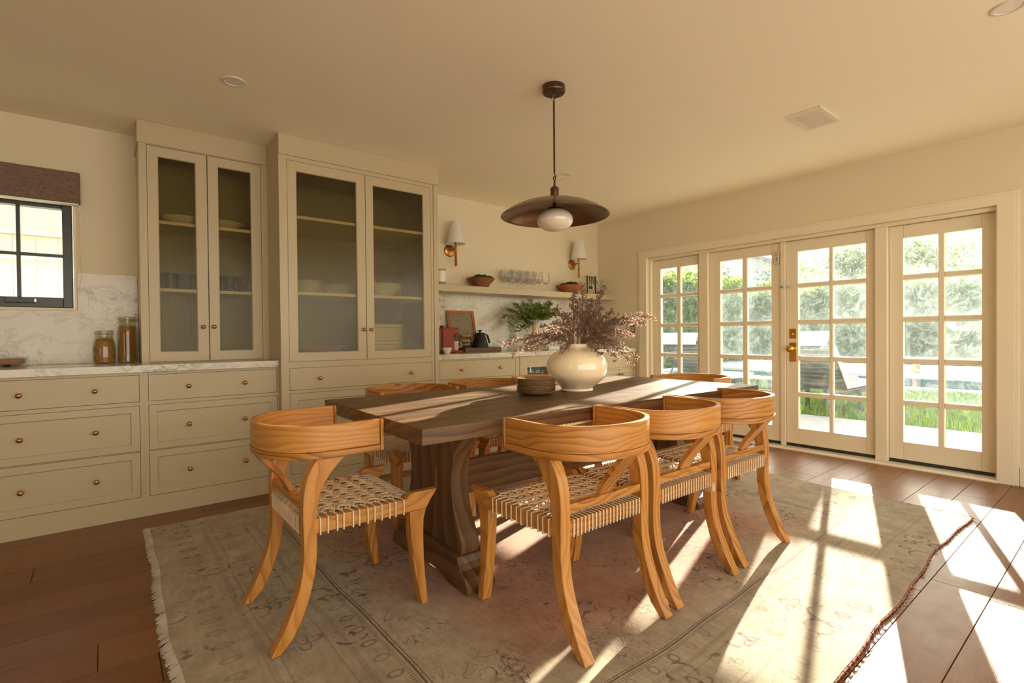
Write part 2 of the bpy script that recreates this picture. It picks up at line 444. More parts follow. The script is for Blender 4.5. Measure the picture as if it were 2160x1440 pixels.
M['pane0'] = dirty('pane_glass', .012); M['pane1'] = dirty('pane_glass_hazy', .035); M['pane2'] = dirty('pane_glass_smeared', .055)
def reeded(name):
    t = T(name); o = t.coord('Object'); x, y, z = t.xyz(o)
    h = (x*2*PI/.0085).sin()*.5 + t.noise(t.map(o, (160, 160, 22)), 1, 3)*.9
    n = t.bump(h, .85, .0022)
    rf = t.new('ShaderNodeBsdfRefraction'); rf.inputs['IOR'].default_value = 1.12; rf.inputs['Roughness'].default_value = .16
    rf.inputs['Color'].default_value = (.84, .80, .64, 1); t.lk(n, rf.inputs['Normal'])
    tr = t.sh('Transparent', Color=(.78, .74, .58, 1))
    gl = t.sh('Glossy', Color=(1, 1, 1, 1), Roughness=.10, Normal=n)
    return t.end(t.mixs(fres(t, 1.5, n), t.mixs(.55, X(t, rf.outputs[0]), tr), gl))
M['reeded'] = reeded('reeded_glass')

def rugmat():
    t = T('faded_persian_rug'); g = t.coord(); x, y, z = t.xyz(g); W, H = 3.83, 2.97
    du = x.min(W-x); dv = y.min(H-y); e = (du/.6).min(dv/.44)
    n1 = t.noise(g, 1.6, 4); n2 = t.noise(g, 9, 4); n3 = t.noise(t.map(g, (60, 14, 1)), 1, 3)
    weave = t.noise(t.map(g, (120, 620, 1)), 1, 2)*.5 + t.noise(t.map(g, (700, 160, 1)), 1, 2)*.5
    beige = t.ramp(n2*.6+n3*.4, (.3, (.36, .285, .18)), (.7, (.58, .475, .325)))
    red = t.ramp(n2*.5+n3*.5, (.32, (.40, .170, .085)), (.7, (.56, .30, .165)))
    fieldm = (e+(n1-.5)*1.6).step(1.0, 1.9)
    c = t.mixc(fieldm, beige, red)
    worn = t.noise(g, 2.7, 4).step(.40, .60)
    def curls(sc, wdt, th=.5): return (t.noise(g, sc, 2.2, .45, 1.4)-th).abs().step(wdt*.35, wdt, 1, 0)
    inb = e.step(.98, 1.02)
    band = e.step(1.02, 1.1)*e.step(2.1, 2.7, 1, 0)
    cur = curls(6.5, .016)*.9*band.max(.35) + curls(13, .020, .55)*.45
    mot = t.voro(t.map(g, (1, 1, 0)), 5.2)
    flw = ((mot*26).sin().gt(.72))*mot.lt(.36)*t.noise(g, 22, 3).step(.42, .56)
    pat = cur*inb*worn + flw*(1-inb)*worn*.75 + flw*inb*.35*worn
    # small motifs in the guard stripes
    along = t.mixc((du/.6).lt(dv/.44), t.vec(x, 0.0, 0.0), t.vec(y, 0.0, 0.0)); al = t.xyz(along)[0]
    cell = (al/.105).frac()-.5
    def oval(e0, h, wd):
        q = (e-e0)/h; k = cell/wd; r = (q*q+k*k).sqrt(); return (r-.85).abs().step(.12, .3, 1, 0)
    pat = pat + oval(.235, .06, .16)*.8*worn.max(.4) + oval(.9, .05, .17)*.6*worn.max(.3)
    def rosette(e0, pitch, size, ph, np_):
        q = (e-e0)*.52; k = ((al/pitch+ph).frac()-.5)*pitch; r = (q*q+k*k).sqrt()/size; an = q.atan2(k)
        o = (r-((an*np_).cos()*.28+.62)).abs().step(.05, .16, 1, 0); c = (r-.22).abs().step(.04, .12, 1, 0)
        return o.max(c)*t.noise(g, 30, 2).step(.36, .5)
    pat = pat + rosette(.60, .36, .062, 0.0, 4.0)*.75*worn.max(.25) + rosette(.55, .36, .040, .5, 3.0)*.7*worn.max(.3) + rosette(1.45, .52, .085, .2, 4.0)*.55*worn
    dash = ((al/.013).frac()).gt(.5)
    ln = (e-1.0).abs().lt(.0065) + (e-1.022).abs().lt(.004)*.8 + (e-.965).abs().lt(.016)*dash*.6 + (e-.80).abs().lt(.02)*dash*.5 + (e-.40).abs().lt(.02)*dash*.45 + (e-.72).abs().lt(.006)*.3 + (e-.46).abs().lt(.006)*.3
    f = (pat*.95 + ln*.85).min(.94)
    c = t.mixc(f, c, (.10, .062, .036))
    lt = t.noise(t.map(g, (26, 160, 1)), 1, 3).step(.66, .76)*.5
    c = t.mixc(lt, c, (.60, .53, .41))
    fl = t.noise(t.map(g, (34, 150, 1)), 1, 3).step(.30, .40, 1, 0)*.5
    c = t.mixc(fl, c, (.17, .115, .07))
    bl = t.noise(g, 3.4, 5, .65).step(.35, .7)
    c = t.mixc(bl*.35, c, t.mixc(1.0, c, (.55, .52, .48), 'MULTIPLY'))
    c = t.mixc(weave, t.mixc(1.0, c, (.62, .60, .58), 'MULTIPLY'), c)
    return t.end(t.bsdf(c, .95, 0, t.bump(weave+n2*.3-f*.3, .6, .003), .12, Sheen_Weight=.15))
M['rug'] = rugmat()
M['selvage'] = plain('red_selvage_wool', (.34, .15, .12), .95, 0, .1, .4, 200, .6)
M['fringe'] = plain('undyed_fringe_wool', (.42, .36, .27), .95, 0, .1, .2)
def plate_mat():
    t = T('speckled_brown_stoneware'); c = t.coord('Object'); sp = t.noise(c, 320, 2).step(.60, .68)
    b = t.ramp(t.noise(c, 14, 3), (.3, (.155, .092, .040)), (.7, (.27, .175, .085)))
    return t.end(t.bsdf(t.mixc(sp*.6, b, (.06, .035, .018)), .16, 0, None, .5, Coat_Weight=.4, Coat_Roughness=.08))
M['plate'] = plate_mat()
def canvas():
    t = T('etched_artwork'); c = t.coord('Object')
    f = t.noise(t.map(c, (60, 60, 40), rot=(0, .5, 0)), 1, 5, .7, 1.5)
    l = (t.noise(t.map(c, (22, 22, 30)), 1, 4, .6, 2.0)-.5).abs().step(.0, .05, 1, 0)
    return t.end(t.bsdf(t.mixc(l*.6, t.ramp(f, (.35, (.095, .075, .04)), (.65, (.27, .225, .135))), (.4, .34, .22)), .6))
M['canvas'] = canvas()
def selvedge_ground(name, a, b):
    t = T(name); c = t.coord('Object'); return t.end(t.bsdf(t.ramp(t.noise(c, .8, 5), (.3, a), (.7, b)), .95, 0, None, .1))
M['yard'] = selvedge_ground('yard_ground', (.66, .59, .47), (.78, .70, .56))  # made pale so the unseen ground behind the room bounces sunlight onto the ceiling
# ---------------------------------------------------------------- room shell
def ring(ax, a0, a1, o, i):
    """wall slab between a0,a1 along ax with one hole; o,i = (p0,p1,q0,q1) outer and inner rectangles."""
    b = MB(); vs = []
    for a in (a0, a1):
        for r_ in (o, i):
            for p, q in ((r_[0], r_[2]), (r_[1], r_[2]), (r_[1], r_[3]), (r_[0], r_[3])):
                vs.append((a, p, q) if ax == 'x' else (p, a, q))
    fs = []
    for k in range(4):
        j = (k+1) % 4
        fs += [(k, 4+k, 4+j, j), (8+k, 8+j, 12+j, 12+k), (k, j, 8+j, 8+k), (4+k, 12+k, 12+j, 4+j)]
    return b.add(vs, fs)
XD = 5.05; HC = 2.547
FL = struct('floor', MB().box(-4, 5.25, -6.42, 0.15, -.12, -.0125, 'x'), M['plank'], smooth=False)
cache = {}
random.seed(11)
for k in range(23):
    y1 = -3.91 + (k-6)*.197 + .197; y0 = y1-.197
    if y0 > -.5: break
    x = -1.3 - random.random()*1.6
    if abs(y1+3.91) < .01: x = 2.852-2*2.1
    while x < 5.05:
        L = 2.1 if abs(y1+3.91) < .01 else random.choice((1.5, 1.8, 2.1))
        L = min(L, 5.045-x)
        if L < .05: break
        key = round(L, 3)
        if key not in cache:
            mb = MB().box(.0011, L-.0011, .0011, .1959, -.0125, 0, 'x')
            cache[key] = mb.build('plank', M['plank'], FL, smooth=False, bevel=.0012, seg=1); o = cache[key]
        else:
            o = cache[key].copy(); COL.objects.link(o)
        o.location = (x, y0, 0); x += L
struct('ceiling', MB().box(-4, 5.25, -6.42, .15, HC, HC+.1), M['ceil'], smooth=False)
struct('wall_back', ring('y', 0, .16, (-4, 5.25, -.05, HC+.02), (-.70, -.166, 1.315, 2.03)), M['wall'], smooth=False)
struct('wall_right', ring('x', XD, XD+.17, (-6.42, 0.0, -.05, HC+.02), (-3.828, -.785, -.012, 2.012)), M['wall'], smooth=False)
struct('wall_left', ring('x', -4.12, -4, (-6.42, .15, -.05, HC+.02), (-5.4, -4.2, .9, 2.1)), M['wall'], smooth=False)  # unseen hole added in this wall for extra daylight
struct('wall_front', ring('y', -6.42, -6.3, (-4.12, 5.25, -.05, HC+.02), (-1.5, 4.4, .02, 2.50)), M['wall'], smooth=False)  # wide unseen opening, added behind the camera to let in fill daylight
# casing round the french doors, jambs, posts, threshold
ca = [(-.681, -.0), (-.681, 2.081), (-3.925, 2.081), (-3.925, 0), (-3.828, 0), (-3.828, 2.012), (-.785, 2.012), (-.785, 0)]
struct('trim_1', MB().prism(ca, XD-.022, XD, 'x'), M['trim'], smooth=False, bevel=.003)
bd = [(-.66, 0), (-.66, 2.10), (-3.945, 2.10), (-3.945, 0), (-3.925, 0), (-3.925, 2.081), (-.681, 2.081), (-.681, 0)]
struct('trim_2', MB().prism(bd, XD-.014, XD, 'x'), M['trim'], smooth=False, bevel=.003)
LX = 5.13
EDG = [(-.8134, -1.434), (-1.541, -2.284), (-2.333, -3.0665), (-3.157, -3.814)]
for n_, (a, b) in enumerate([(-1.541, -1.434), (-3.157, -3.0665)]):
    struct('trim_%d' % (3+n_), MB().box(LX-.045, LX+.07, a+.002, b-.002, .02, 1.985, 'z'), M['trim'], smooth=False, bevel=.004)
struct('trim_5', MB().box(LX-.02, LX+.06, -2.331, -2.286, .02, 1.985), M['trim'], smooth=False, bevel=.004)
struct('trim_6', MB().box(XD+.02, XD+.17, -3.826, -.787, 1.982, 2.011), M['trim'], smooth=False, bevel=.002)
struct('trim_7', MB().box(XD+.03, XD+.17, -.811, -.786, 0.02, 1.982), M['trim'], smooth=False, bevel=.002)
struct('trim_8', MB().box(XD+.03, XD+.17, -3.827, -3.816, 0.02, 1.982), M['trim'], smooth=False, bevel=.002)
struct('trim_9', MB().prism([(XD-.03, 0), (XD-.03, .008), (XD-.015, .018), (XD+.2, .024), (XD+.2, 0)], -3.83, -.78, 'y'), M['trim'], smooth=False)
struct('baseboard_right', MB().box(XD-.016, XD, -6.3, -3.947, 0, .135), M['trim'], smooth=False, bevel=.003)

PANES = [(-.912, -1.129, -1.179, -1.393), (-1.660, -1.899, -1.953, -2.194), (-2.440, -2.702, -2.738, -2.990), (-3.254, -3.476, -3.519, -3.734)]
ZB, ZT, MW = .196, 1.8756, .044
PZ = (ZT-ZB+MW)/5
HAZE = [[(0, 0), (0, 0), (0, 0), (0, 0), (0, 0)], [(0, 0), (1, 1), (1, 1), (0, 1), (0, 0)], [(1, 1), (1, 2), (1, 1), (0, 0), (0, 0)], [(1, 1), (2, 2), (1, 2), (1, 1), (0, 0)]]
doors = []
for d in range(4):
    y1, y0 = EDG[d]; a, b, c, e = PANES[d]
    D = struct('door_%d' % (d+1), None, loc=(LX, 0, 0)); doors.append(D)
    MB().box(0, .044, a, y1, .035, 1.979).build('stile', M['trim'], D, False, .003)
    MB().box(0, .044, y0, e, .035, 1.979).build('stile', M['trim'], D, False, .003)
    MB().box(.0, .044, e+.0006, a-.0006, ZT, 1.979, 'x').build('top_rail', M['trim'], D, False, .003)
    MB().box(.0, .044, e+.0006, a-.0006, .035, ZB, 'x').build('bottom_rail', M['trim'], D, False, .003)
    MB().box(-.004, .03, y0+.002, y1-.002, .0245, .05).build('door_sweep', M['rubber'], D, False)
    prof = [(.004, -.5), (.012, -.28), (.012, .28), (.004, .5)]
    def muntin(p0, p1, q0, q1, vert):
        mb = MB(); w_ = MW if not vert else (b-c)
        if vert: pl = [(.002, c+.006), (.010, c), (.034, c), (.042, c+.006), (.042, b-.006), (.034, b), (.010, b), (.002, b-.006)]; return mb.prism(pl, q0, q1, 'z')
        return mb.prism([(.002, q0+.006), (.010, q0), (.034, q0), (.042, q0+.006), (.042, q1-.006), (.034, q1), (.010, q1), (.002, q1-.006)], p0, p1, 'y')
    muntin(0, 0, ZB, ZT, True).build('muntin', M['trim'], D, False)
    for r_ in range(5):
        z1 = ZT - r_*PZ; z0 = z1-(PZ-MW)
        if r_ < 4:
            muntin(c-.0004+(b-c), a, z0-MW, z0, False).build('muntin', M['trim'], D, False)
            muntin(e, c, z0-MW, z0, False).build('muntin', M['trim'], D, False)
        for s_, (p0, p1) in enumerate(((b, a), (e, c))):
            MB().box(.020, .023, p0+.0005, p1-.0005, z0+.0005, z1-.0005).build('pane', M['pane%d' % HAZE[d][r_][s_]], D, False)
# hardware on the active leaf
yy = -2.352-.042
lp = MB().box(-.006, 0, yy-.032, yy+.032, .83, 1.012).build('lock_plate', M['brassb'], doors[2], False, .002)
MB().lathe([(.022, -.006), (.020, -.014), (.011, -.02), (.010, -.042), (.024, -.052), (.031, -.062), (.030, -.072), (.020, -.080), (.004, -.083)], 24, (0, yy+.006, .955), 'x').build('knob', M['brassb'], lp)
for zz in (.842, 1.0): MB().ball((-.006, yy, zz), .004).build('screw', M['brass'], lp)
dp = MB().box(-.006, 0, yy-.032, yy+.032, 1.052, 1.145).build('deadbolt_plate', M['brassb'], doors[2], False, .002)
MB().box(-.03, -.006, yy-.008, yy+.004, 1.086, 1.104).build('thumb_turn', M['brassb'], dp, False, .003)
MB().box(-.014, 0, -2.385, -2.338, 1.532, 1.560).build('latch', M['ivory'], doors[2], False, .003)
MB().lathe([(.012, 0), (.013, -.018), (.009, -.024), (.003, -.025)], 16, (LX-.02, -2.308, 1.548), 'x').build('catch', M['steel'], bpy.data.objects['trim_5'])
# contact sensor
t = thing('door_alarm_sensor', 'small grey plastic door alarm sensor high on the second glazed door', 'sensor', (LX, -2.252, 1.777))
MB().box(-.022, 0, -.024, .024, 0, .118).build('case', M['ivory'], t, False, .005)
ri = [(-.0225, .011*math.cos(q*PI/10), .092+.011*math.sin(q*PI/10)) for q in range(20)]
MB().tube(ri, .0016, 6, closed=True).build('ring_mark', M['ink'], t)
for q, (h_, w_) in enumerate(((.062, .006), (.052, .010), (.040, .007), (.031, .011))):
    MB().box(-.0226, -.0218, -w_, w_*.6, h_-.0028, h_+.0028).build('print_mark', M['ink'], t, False)

# kitchen window in the back wall
W1 = struct('window_1', None)
MB().box(-.6995, -.664, .02, .09, 1.318, 2.026).build('window_frame', M['wframe'], W1, False, .003)
MB().box(-.222, -.172, .02, .09, 1.318, 2.026).build('window_frame', M['wframe'], W1, False, .003)
MB().box(-.6635, -.2225, .02, .09, 1.318, 1.384).build('window_frame', M['wframe'], W1, False, .003)
MB().box(-.6635, -.2225, .02, .09, 1.976, 2.026).build('window_frame', M['wframe'], W1, False, .003)
MB().box(-.447, -.427, .045, .075, 1.3845, 1.9755).build('muntin', M['wframe'], W1, False, .002)
for p0, p1 in ((-.6635, -.4475), (-.4265, -.2225)):
    MB().box(p0, p1, .045, .075, 1.655, 1.675).build('muntin', M['wframe'], W1, False, .002)
    for q0, q1 in ((1.3845, 1.6545), (1.6755, 1.9755)):
        MB().box(p0, p1, .058, .061, q0, q1).build('pane', M['winglass'], W1, False)
ch = MB().box(-.50, -.36, .004, .02, 1.345, 1.375).build('crank_handle', M['wframe'], W1, False, .004)
MB().box(-.365, -.352, .0, .018, 1.348, 1.372).build('crank_pivot', M['steel'], ch, False, .003)
for p, q, r_, s_ in ((-.16, -.145, 1.295, 2.02),):
    struct('trim_10', MB().box(-.1655, -.150, -.012, 0, 1.297, 2.05), M['trim'], smooth=False, bevel=.002)
struct('trim_11', MB().box(-.80, -.150, -.013, 0, 1.296, 1.3145), M['trim'], smooth=False, bevel=.002)
# valance
t = thing('window_valance', 'mauve linen valance above the black-framed kitchen window', 'valance', (-.49, 0, 2.006))
v = MB().box(-.37, .365, -.075, -.001, 0, .206)
v.build('fabric_face', M['linen'], t, False, .006)
MB().box(-.362, .357, -.072, -.005, -.008, -.001).build('lining', M['white'], t, False)
def cord(pts, nm):
    MB().tube(pts, .0016, 5).build(nm, M['white'], t)
cord([(.358, -.02, .0), (.366, -.014, -.15), (.362, -.013, -.30), (.366, -.012, -.455), (.372, -.016, -.52), (.395, -.016, -.60), (.400, -.016, -.66), (.392, -.016, -.70)], 'blind_cord')
cord([(.362, -.022, .0), (.360, -.016, -.2), (.368, -.015, -.40), (.362, -.018, -.50), (.345, -.019, -.58), (.330, -.019, -.64)], 'blind_cord')

# marble splashbacks
def slab(name, poly, label):
    o = MB().prism(poly, -.011, -.0005, 'y').build(name, M['marble'], None, False, .001); return tag(o, label, 'backsplash')
slab('marble_backsplash', [(-1.4, .943), (.178, .943), (.178, 1.553), (-.149, 1.553), (-.149, 1.2955), (-1.4, 1.2955)], 'veined marble splashback behind the pasta jars, stepped round the window')
slab('marble_backsplash', [(2.252, .943), (5.048, .943), (5.048, 1.539), (2.252, 1.539)], 'long veined marble splashback under the floating shelf')

# switch on the door wall
t = thing('light_switch', 'bronze light switch plate on the wall between counter and doors', 'switch', (XD, -.567, 1.12))
MB().box(-.006, 0, -.032, .032, 0, .098).build('plate', M['switch'], t, False, .002)
MB().box(-.010, -.005, -.016, .016, .02, .078).build('rocker', M['ivory'], t, False, .002)

# ceiling fittings
def downlight(x, y, label):
    t = thing('recessed_downlight', label, 'light', (x, y, HC), 0, 'recessed ceiling downlights')
    MB().lathe([(.047, -.001), (.049, -.006), (.060, -.005), (.062, -.0005)], 40, caps=False).build('trim_ring', M['vent'], t)
    MB().lathe([(.0005, -.0035), (.047, -.003)], 32, caps=False).build('lens', M['caulk'], t)
downlight(.579, -1.299, 'round recessed downlight in the ceiling in front of the narrow glazed cabinet')
downlight(3.238, -1.238, 'round recessed downlight in the ceiling just beside the pendant rod')
downlight(3.165, -4.118, 'round recessed downlight at the right corner of the ceiling')
t = thing('ceiling_vent', 'square white louvred air vent in the ceiling towards the glazed doors', 'vent', (3.742, -3.104, HC))
vr = MB()
for b_ in ((-.178, -.135, -.105, .105), (.135, .178, -.105, .105), (-.135, .135, -.105, -.075), (-.135, .135, .075, .105)):
    MB().box(*b_, -.008, -.0005).build('vent_frame', M['vent'], t, False, .002)
MB().box(-.135, .135, -.075, .075, -.0012, -.0004).build('duct_shade', M['dark'], t, False)  # flat dark sheet standing for the shade up behind the slats
for k in range(13):
    x = -.128+k*.0213
    MB().box(x-.009, x+.009, -.075, .075, -.0075, -.006, rot=Matrix.Rotation(R(28), 3, 'Y')).build('slat', M['vent'], t, False)
MB().box(.120, .124, .04, .05, -.018, -.007).build('damper_lever', M['vent'], t, False)

# pendant lamp
t = thing('pendant_lamp', 'bronze dish pendant lamp with a milky globe hanging over the table', 'lamp', (2.049, -2.353, HC))
def lz(pts): return [(r_, z-HC) for r_, z in pts]
c_ = MB().lathe([(.003, -.042), (.060, -.042), (.065, -.038), (.066, -.033), (.067, -.030), (.066, -.027), (.066, -.001), (.003, -.0005)], 48).build('canopy', M['bronze'], t)
for sx in (-.035, .035): MB().ball((sx*.78, -sx*.62, -.044), .006).build('screw', M['bronze'], c_)
def ringp(c, r_, ax): 
    return [(c[0]+(r_*math.cos(a) if ax == 0 else 0), c[1]+(r_*math.cos(a) if ax else 0), c[2]+r_*math.sin(a)) for a in [k*PI/6 for k in range(12)]]
MB().tube(ringp((0, 0, -.054), .009, 0), .0032, 8, closed=True).build('hook', M['bronze'], t)
MB().tube([(-.012, .010, -.073), (-.004, .003, -.060), (.004, -.003, -.058), (.006, -.005, -.068), (0, 0, -.078), (0, 0, -.09)], .0035, 8).build('hook', M['bronze'], t)
MB().tube([(0, 0, -.085), (0, 0, -.500)], .0058, 12).build('rod', M['bronze'], t)
MB().tube([(0, 0, -.495), (0, 0, -.508), (.006, -.005, -.516), (.005, -.004, -.526), (-.004, .003, -.528), (0, 0, -.519)], .0035, 8).build('hook', M['bronze'], t)
MB().tube(ringp((0, 0, -.533), .009, 0), .0032, 8, closed=True).build('hook', M['bronze'], t)
MB().lathe(lz([(.006, 2.006), (.0065, 1.968), (.014, 1.966), (.024, 1.958), (.0255, 1.953), (.0255, 1.944), (.0245, 1.943), (.0245, 1.892), (.004, 1.892)])[::-1], 32).build('socket', M['bronze'], t)
sh = [(.012, 1.892), (.08, 1.888), (.15, 1.876), (.22, 1.853), (.275, 1.825), (.305, 1.805), (.315, 1.796), (.3155, 1.7935), (.313, 1.7935), (.300, 1.802), (.27, 1.822), (.215, 1.848), (.15, 1.870), (.08, 1.882), (.012, 1.886)]
MB().lathe(lz(sh)[::-1], 72, caps=False).build('shade', M['bronze2'], t)
MB().lathe(lz([(.012, 1.888), (.012, 1.845), (.042, 1.842), (.045, 1.834), (.04, 1.826), (.003, 1.824)])[::-1], 32).build('fitter', M['bronze'], t)
gl = [(.106*math.cos(a)**.92 if math.cos(a) > 0 else 0, 1.7725+.0655*math.sin(a)) for a in [(-90+k*7.5)*PI/180 for k in range(25)]]
MB().lathe(lz([(max(r_, .001), z) for r_, z in gl]), 48).build('globe', M['milk'], t)
# ---------------------------------------------------------------- cabinets
YB = -.617
def knob(par, x, y, z, mat='brass', r_=.0145):
    MB().lathe([(.009, 0), (.0085, -.003), (.005, -.006), (.0048, -.012), (r_*.8, -.017), (r_, -.024), (r_*.85, -.031), (r_*.4, -.035), (.0005, -.0355)], 20, (x, y, z), 'y').build('knob', M[mat], par)
def shaker(par, name, x0, x1, z0, z1, yf, fr=.042, th=.019, flat=False, knobs=(), kz=None):
    """drawer front: flat slab, or a frame with a recessed panel."""
    g = .0022; x0 += g; x1 -= g; z0 += g; z1 -= g
    mb = MB()
    if flat: mb.box(x0, x1, yf, yf+th, z0, z1)
    else:
        i0, i1, j0, j1 = x0+fr, x1-fr, z0+fr, z1-fr; c = .004; d = .008
        L = [[(x0, yf, z0), (x1, yf, z0), (x1, yf, z1), (x0, yf, z1)], [(i0, yf, j0), (i1, yf, j0), (i1, yf, j1), (i0, yf, j1)],
             [(i0+c, yf+d, j0+c), (i1-c, yf+d, j0+c), (i1-c, yf+d, j1-c), (i0+c, yf+d, j1-c)], [(x0, yf+th, z0), (x1, yf+th, z0), (x1, yf+th, z1), (x0, yf+th, z1)]]
        vs = sum(L, []); fs = [(8, 9, 10, 11), (15, 14, 13, 12)]
        for k in range(4):
            j = (k+1) % 4; fs += [(k, j, 4+j, 4+k), (4+k, 4+j, 8+j, 8+k), (k, 12+k, 12+j, j)]
        mb.add(vs, fs)
    o = mb.build(name, M['cab'], par, False, .0012, seg=1)
    for kx in knobs: knob(o, kx, yf, kz if kz is not None else (z0+z1)/2)
    return o
def faceframe(par, x0, x1, z0, z1, yf, opens, th=.02, name='face_frame'):
    """frame of stiles and rails round rectangular openings given as columns [(xa, xb, [(za, zb)...])]"""
    mb = MB(); x = x0
    for xa, xb, zs in opens:
        mb.box(x, xa, yf, yf+th, z0, z1); z = z0
        for za, zb in zs:
            mb.box(xa, xb, yf, yf+th, z, za, 'x'); z = zb
        mb.box(xa, xb, yf, yf+th, z, z1, 'x'); x = xb
    mb.box(x, x1, yf, yf+th, z0, z1)
    # weld seams into one frame: pieces share faces, kept as one joined frame
    return mb.build(name, M['cab'], par, False)
def carcass(par, x0, x1, y0, y1, z0, z1, mat='cab'):
    return MB().box(x0, x1, y0, y1, z0, z1).build('carcass', M[mat], par, False)
ZS = [(.121, .404), (.408, .692), (.714, .882)]
def base_cab(x0, x1, dx0, dx1, kn, label):
    t = thing('base_cabinet', label, 'cabinet', (0, 0, 0)); t.location = (x0, 0, 0); X0 = x0
    a = lambda x: x-X0
    carcass(t, 0, a(x1), YB+.021, -.012, .0, .896)
    faceframe(t, 0, a(x1), 0.0, .8965, YB, [(a(dx0), a(dx1), ZS)])
    for i, (z0, z1) in enumerate(ZS):
        shaker(t, 'drawer', a(dx0), a(dx1), z0, z1, YB, flat=(i == 2), knobs=[a(k) for k in kn], kz=(.260, .551, .797)[i])
    return t
base_cab(-.640, .1765, -.597, .1553, (-.383, -.058), 'taupe three-drawer base cabinet under the window, leftmost in view')
base_cab(.177, .9605, .198, .951, (.412, .740), 'taupe three-drawer base cabinet below the narrow glazed cabinet')
t = MB().box(-1.4, .9605, YB-.02, -.011, .897, .942).build('marble_countertop', M['marble'], None, False, .002)
tag(t, 'veined marble worktop under the pasta jars and window', 'countertop')

def glazed_door(par, x0, x1, z0, z1, yf, px0, px1, pz0, pz1, kx, kz):
    g = .002; x0 += g; x1 -= g; z0 += g; z1 -= g; th = .02
    mb = MB(); c = .005
    F = [(x0, z0), (x1, z0), (x1, z1), (x0, z1)]; I = [(px0, pz0), (px1, pz0), (px1, pz1), (px0, pz1)]
    J = [(px0+c, pz0+c), (px1-c, pz0+c), (px1-c, pz1-c), (px0+c, pz1-c)]
    vs = [(p, yf, q) for p, q in F]+[(p, yf, q) for p, q in I]+[(p, yf+.008, q) for p, q in J]+[(p, yf+th, q) for p, q in J]+[(p, yf+th, q) for p, q in F]
    fs = []
    for k in range(4):
        j = (k+1) % 4
        for r_ in range(4): fs.append((r_*4+k, r_*4+j, r_*4+4+j, r_*4+4+k))
        fs.append((16+k, 16+j, j, k))
    o = mb.add(vs, fs).build('door', M['cab'], par, False, .0012, seg=1)
    MB().box(px0+c-.001, px1-c+.001, yf+.010, yf+.014, pz0+c-.001, pz1-c+.001).build('reeded_pane', M['reeded'], o, False)
    knob(o, kx, yf, kz)
    return o
def hollow(par, x0, x1, y0, y1, z0, z1, shelves, th=.018):
    for p in ((x0, x0+th, y0, y1, z0, z1), (x1-th, x1, y0, y1, z0, z1)): MB().box(*p).build('side_panel', M['cab'], par, False)
    MB().box(x0+th, x1-th, y1-.012, y1, z0, z1).build('back_panel', M['cabin_shade'], par, False)
    MB().box(x0+th, x1-th, y0, y1-.012, z1-th, z1).build('top_panel', M['cabin_shade'], par, False)
    MB().box(x0+th, x1-th, y0, y1-.012, z0, z0+th).build('bottom_panel', M['cabin_shade'], par, False)
    for z in shelves: MB().box(x0+th, x1-th, y0+.004, y1-.012, z-.022, z, 'x').build('shelf', M['trim'], par, False, .001)  # paler paint stands for light caught on the shelf fronts

# narrow glazed cabinet standing on the counter
t = thing('glazed_cabinet', 'narrow taupe glazed wall cabinet standing on the marble worktop', 'cabinet', (.18, 0, .9425)); Z = .9425
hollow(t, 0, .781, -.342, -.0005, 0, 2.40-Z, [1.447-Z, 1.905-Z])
faceframe(t, 0, .781, 0, 2.40-Z, -.364, [(.042, .738, [(.003, 2.395-Z)])], .022)
glazed_door(t, .042, .3895, .004, 2.394-Z, -.364, .102, .322, 1.014-Z, 2.330-Z, .352, 1.185-Z)
glazed_door(t, .3905, .738, .004, 2.394-Z, -.364, .455, .672, 1.014-Z, 2.330-Z, .418, 1.186-Z)
MB().prism([(-.372, 2.4005-Z), (-.372, HC-.001-Z), (-.001, HC-.001-Z), (-.001, 2.4005-Z)], -.008, .7805, 'x').build('crown', M['cab'], t, False, .002)
# wide tall cabinet
YT = -.69
t = thing('tall_glazed_cabinet', 'wide taupe floor-to-ceiling cabinet with two reeded glass doors above drawers', 'cabinet', (.961, 0, 0)); a = lambda x: x-.961
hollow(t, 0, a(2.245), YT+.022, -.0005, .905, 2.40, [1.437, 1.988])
carcass(t, 0, a(2.245), YT+.022, -.0005, 0, .9045)
faceframe(t, 0, a(2.245), 0, 2.40, YT, [(a(1.016), a(2.173), [(.121, .404), (.408, .703), (.724, .886), (.929, 2.370)])], .022)
MB().box(a(2.197), a(2.201), YT-.0008, YT+.002, .002, 2.398).build('groove_shade', M['dark'], t, False)  # dark strip painting the shade of the stile's fluted line
for i, (z0, z1) in enumerate(((.121, .404), (.408, .703), (.724, .886))):
    shaker(t, 'drawer', a(1.016), a(2.173), z0, z1, YT, .05, flat=(i == 2), knobs=[a(1.226), a(1.971)], kz=(.26, .55, .804)[i])
glazed_door(t, a(1.016), a(1.5945), .929, 2.370, YT, a(1.078), a(1.527), .992, 2.302, a(1.568), 1.162)
glazed_door(t, a(1.5945), a(2.173), .929, 2.370, YT, a(1.657), a(2.105), .992, 2.302, a(1.627), 1.162)
MB().box(.0003, a(2.252), YT-.009, -.001, 2.401, HC-.001).build('crown', M['cab'], t, False, .002)

